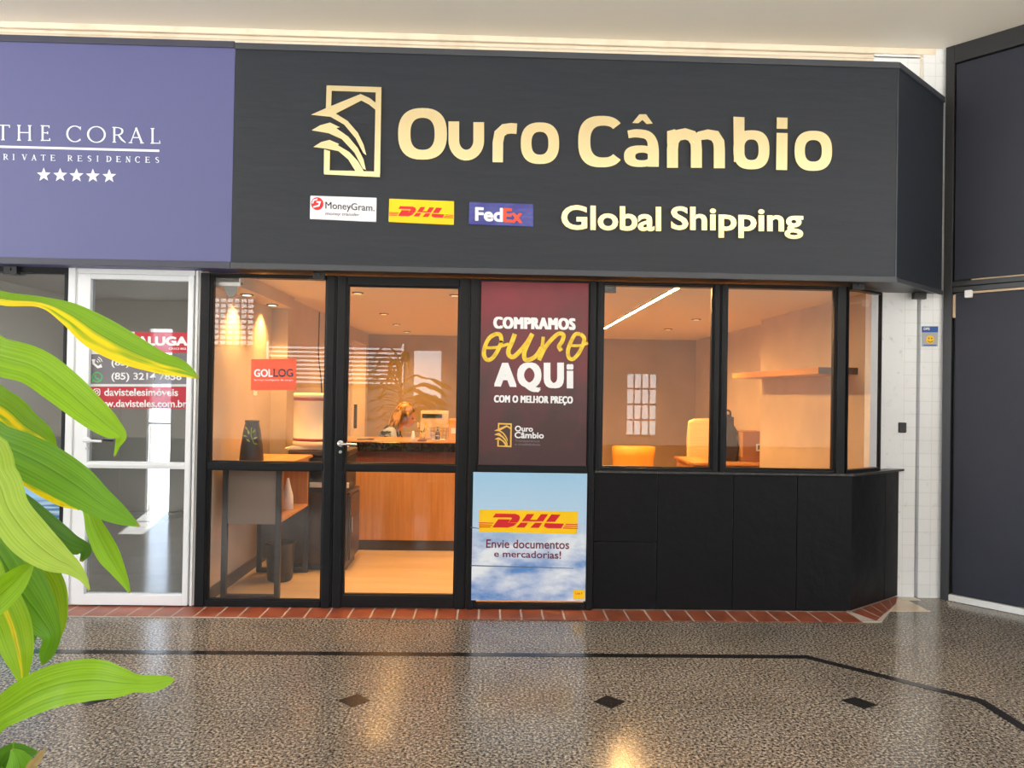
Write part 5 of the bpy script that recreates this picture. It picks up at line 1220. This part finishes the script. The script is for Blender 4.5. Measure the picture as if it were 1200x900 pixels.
LF(1.28, [(-40, 535, 1.20, 18), (20, 553, 1.19, 20), (55, 570, 1.18, 26), (80, 586, 1.18, 20), (94, 597, 1.18, 3)], LY, fold=.3)
LF(1.28, [(-20, 520, 1.16, 12), (60, 566, 1.13, 14), (98, 590, 1.12, 10), (112, 620, 1.12, 20), (126, 648, 1.12, 24), (138, 668, 1.12, 16), (146, 682, 1.12, 9), (152, 695, 1.12, 2)], LG, fold=.35)
LF(1.24, [(-40, 560, 1.18, 26), (10, 585, 1.16, 30), (50, 615, 1.15, 30), (80, 636, 1.14, 24), (100, 645, 1.14, 14), (95, 658, 1.14, 3)], LD, fold=.4)
LF(1.22, [(-45, 525, .99, 40), (-6, 560, .98, 46), (10, 597, .97, 42), (34, 629, .97, 44), (60, 651, .97, 36), (83, 664, .97, 20), (97, 677, .97, 9), (105, 692, .97, 2)], LP, fold=.15, wave=.08)
LF(1.12, [(-60, 610, 1.15, 40), (-10, 640, 1.13, 54), (22, 690, 1.11, 58), (46, 722, 1.10, 40), (60, 745, 1.10, 20), (55, 765, 1.10, 16), (49, 780, 1.10, 2)], LM, fold=.2)
LF(1.15, [(-10, 630, 1.20, 30), (25, 660, 1.18, 46), (50, 690, 1.17, 46), (62, 725, 1.17, 30), (64, 752, 1.17, 10), (64, 762, 1.17, 2)], LYM, fold=.25)
LF(1.04, [(-60, 730, 1.00, 30), (-20, 712, .99, 38), (8, 690, .98, 34), (26, 672, .98, 22), (41, 656, .98, 2)], LG, fold=.3)
LF(1.02, [(-50, 660, 1.08, 30), (-10, 690, 1.06, 38), (10, 724, 1.05, 40), (20, 758, 1.04, 34), (25, 785, 1.04, 18), (26, 806, 1.04, 3)], LYM, fold=.25)
LF(.96, [(-60, 868, 1.00, 26), (0, 836, .98, 36), (40, 813, .97, 46), (75, 801, .96, 48), (110, 797, .96, 46), (140, 800, .95, 34), (160, 801, .95, 20), (180, 801, .95, 19), (196, 798, .95, 12), (205, 796, .95, 2)], LG, fold=.15, wave=.04)
LF(1.20, [(-60, 640, 1.25, 40), (-20, 660, 1.24, 60), (10, 700, 1.22, 60), (30, 735, 1.21, 30), (36, 760, 1.2, 4)], LD, fold=.2)
# crown and the leaves on the far sides
for k in range(44):
    a = k*2.399; z0 = 1.75-.021*k; ln = .40+.10*random.random(); up_ = .34-.013*k
    dr_ = Vector((cos(a), sin(a), 0))
    if dr_.x > .15 and k > 3: dr_.x *= -1
    p0 = Vector((STEM.x, STEM.y, z0)); P_ = [p0, p0+dr_*ln*.35+Vector((0, 0, up_*.55)), p0+dr_*ln*.72+Vector((0, 0, up_*.5)), p0+dr_*ln+Vector((0, 0, up_*.1-.08))]
    if max((600+FPX*(q-CAM).dot(RT)/(q-CAM).dot(FW)) for q in P_) > -25: continue
    leaf3(catmull(P_, 6), [v.x for v in catmull([(.018, 0, 0), (.06, 0, 0), (.05, 0, 0), (.003, 0, 0)], 6)], (LG, LM, LY, LD)[k % 4], .3, 0, 0, Vector((0, 0, 1)))
bm = B(); tube(bm, catmull([(STEM.x, STEM.y, .40), (STEM.x+.01, STEM.y, .9), (STEM.x-.008, STEM.y, 1.4), (STEM.x, STEM.y, 1.76)], 8), [.024-.0004*i for i in range(25)], 12); obj('stem', bm, mat('tan_plant_stem', srgb(150, 128, 86), .8, noise=(30, srgb(112, 92, 60), .4, .6, (.3, .3, 2))), plant, smooth=True)
bm = B(); lathe(bm, [(.15, 0), (.165, .02), (.20, .40), (.215, .405), (.215, .44), (.195, .44), (.185, .40)], (STEM.x, STEM.y, .002), 40); obj('pot', bm, mat('grey_clay_pot', srgb(120, 112, 104), .7), plant, smooth=True)
bm = B(); lathe(bm, [(.184, .39), (.10, .402), (.01, .405)], (STEM.x, STEM.y, .002), 32); obj('soil', bm, mat('dark_soil', srgb(58, 44, 34), .95, bump=(40, .6)), plant)
# a second, low plant whose top just enters the frame
p2_ = thing('potted_plant', 'small low plant with a dry brown leaf below the big leaves of the tall plant', 'plant', (-.72, -4.02, .002))
plant = p2_
QP = Vector((-.60, -4.02, .80))
for P, m in (([(8, 960, .93, 14), (0, 915, .93, 26), (4, 896, .92, 30), (18, 884, .92, 26), (46, 882, .92, 3)], LD), ([(20, 960, .93, 14), (22, 930, .92, 34), (24, 905, .91, 34), (20, 888, .91, 20), (14, 878, .91, 3)], LM),
             ([(24, 960, .92, 8), (34, 905, .90, 10), (44, 890, .90, 9), (53, 877, .90, 2)], leafmat('dry_leaf', srgb(150, 124, 76), srgb(176, 152, 100))), ([(4, 960, .93, 10), (0, 905, .92, 16), (-8, 890, .92, 14), (-20, 880, .92, 3)], LM), ([(14, 960, .93, 4), (15, 900, .92, 4), (16, 868, .92, 1.5)], LM)):
    leaf(P, m, .3)
pb = PD(12, 960, .93)
bm = B(); tube(bm, [(pb.x-.0, pb.y, pb.z+.02), (pb.x-.02, pb.y+.01, .60), (pb.x-.02, pb.y+.01, .34)], [.012, .014, .016], 10); obj('stem', bm, MATS['tan_plant_stem'], p2_, smooth=True)
bm = B(); lathe(bm, [(.10, 0), (.11, .02), (.14, .33), (.15, .335), (.15, .36), (.135, .36), (.125, .34), (.01, .345)], (pb.x-.02, pb.y+.01, .002), 32); obj('pot', bm, MATS['grey_clay_pot'], p2_, smooth=True)

# ------------------------------------------------------------------ across the way: what the panes mirror
bd = thing('building', 'brown building with white louvred windows across the way, mirrored in the panes', 'building', (0, -17, -.14))
M_FAC = mat('brown_facade', srgb(84, 78, 70), .85); obj('wall', bx(-16, 16, -18, -17, -.14, 9), M_FAC, bd)
M_LOUV = mat('white_louvre', (.50, .51, .51), .6)
for x0, x1 in ((-6.6, -4.6), (-4.45, -2.6)):
    wn = obj('window', bx(x0, x1, -17.0, -16.97, 1.55, 2.75), mat('dark_window', (.05, .06, .07), .2), bd)
    bm = B()
    for k in range(9): box(bm, x0, x1, -16.97, -16.90, 1.60+k*.125, 1.60+k*.125+.055)
    for x in (x0, x1-.06): box(bm, x, x+.06, -16.9, -16.86, 1.5, 2.8)
    obj('louvre', bm, M_LOUV, wn)
for x0, x1, z0, z1 in ((-2.3, -1.5, 1.2, 2.6), (-1.0, -.4, 1.0, 2.4), (-8.2, -7.0, 2.66, 4.05), (4.0, 4.9, .2, 2.05)):
    bm = B(); nx, nz_ = (4, 4) if x0 == 4.0 else ((6, 9) if x0 < -8 else (1, 1)); gp = .025 if nx > 1 else 0
    for i in range(nx):
        for k in range(nz_): box(bm, x0+(x1-x0)*i/nx+gp, x0+(x1-x0)*(i+1)/nx-gp, -17, -16.94, z0+(z1-z0)*k/nz_+gp, z0+(z1-z0)*(k+1)/nz_-gp)
    obj('white_shutter', bm, M_LOUV, bd)
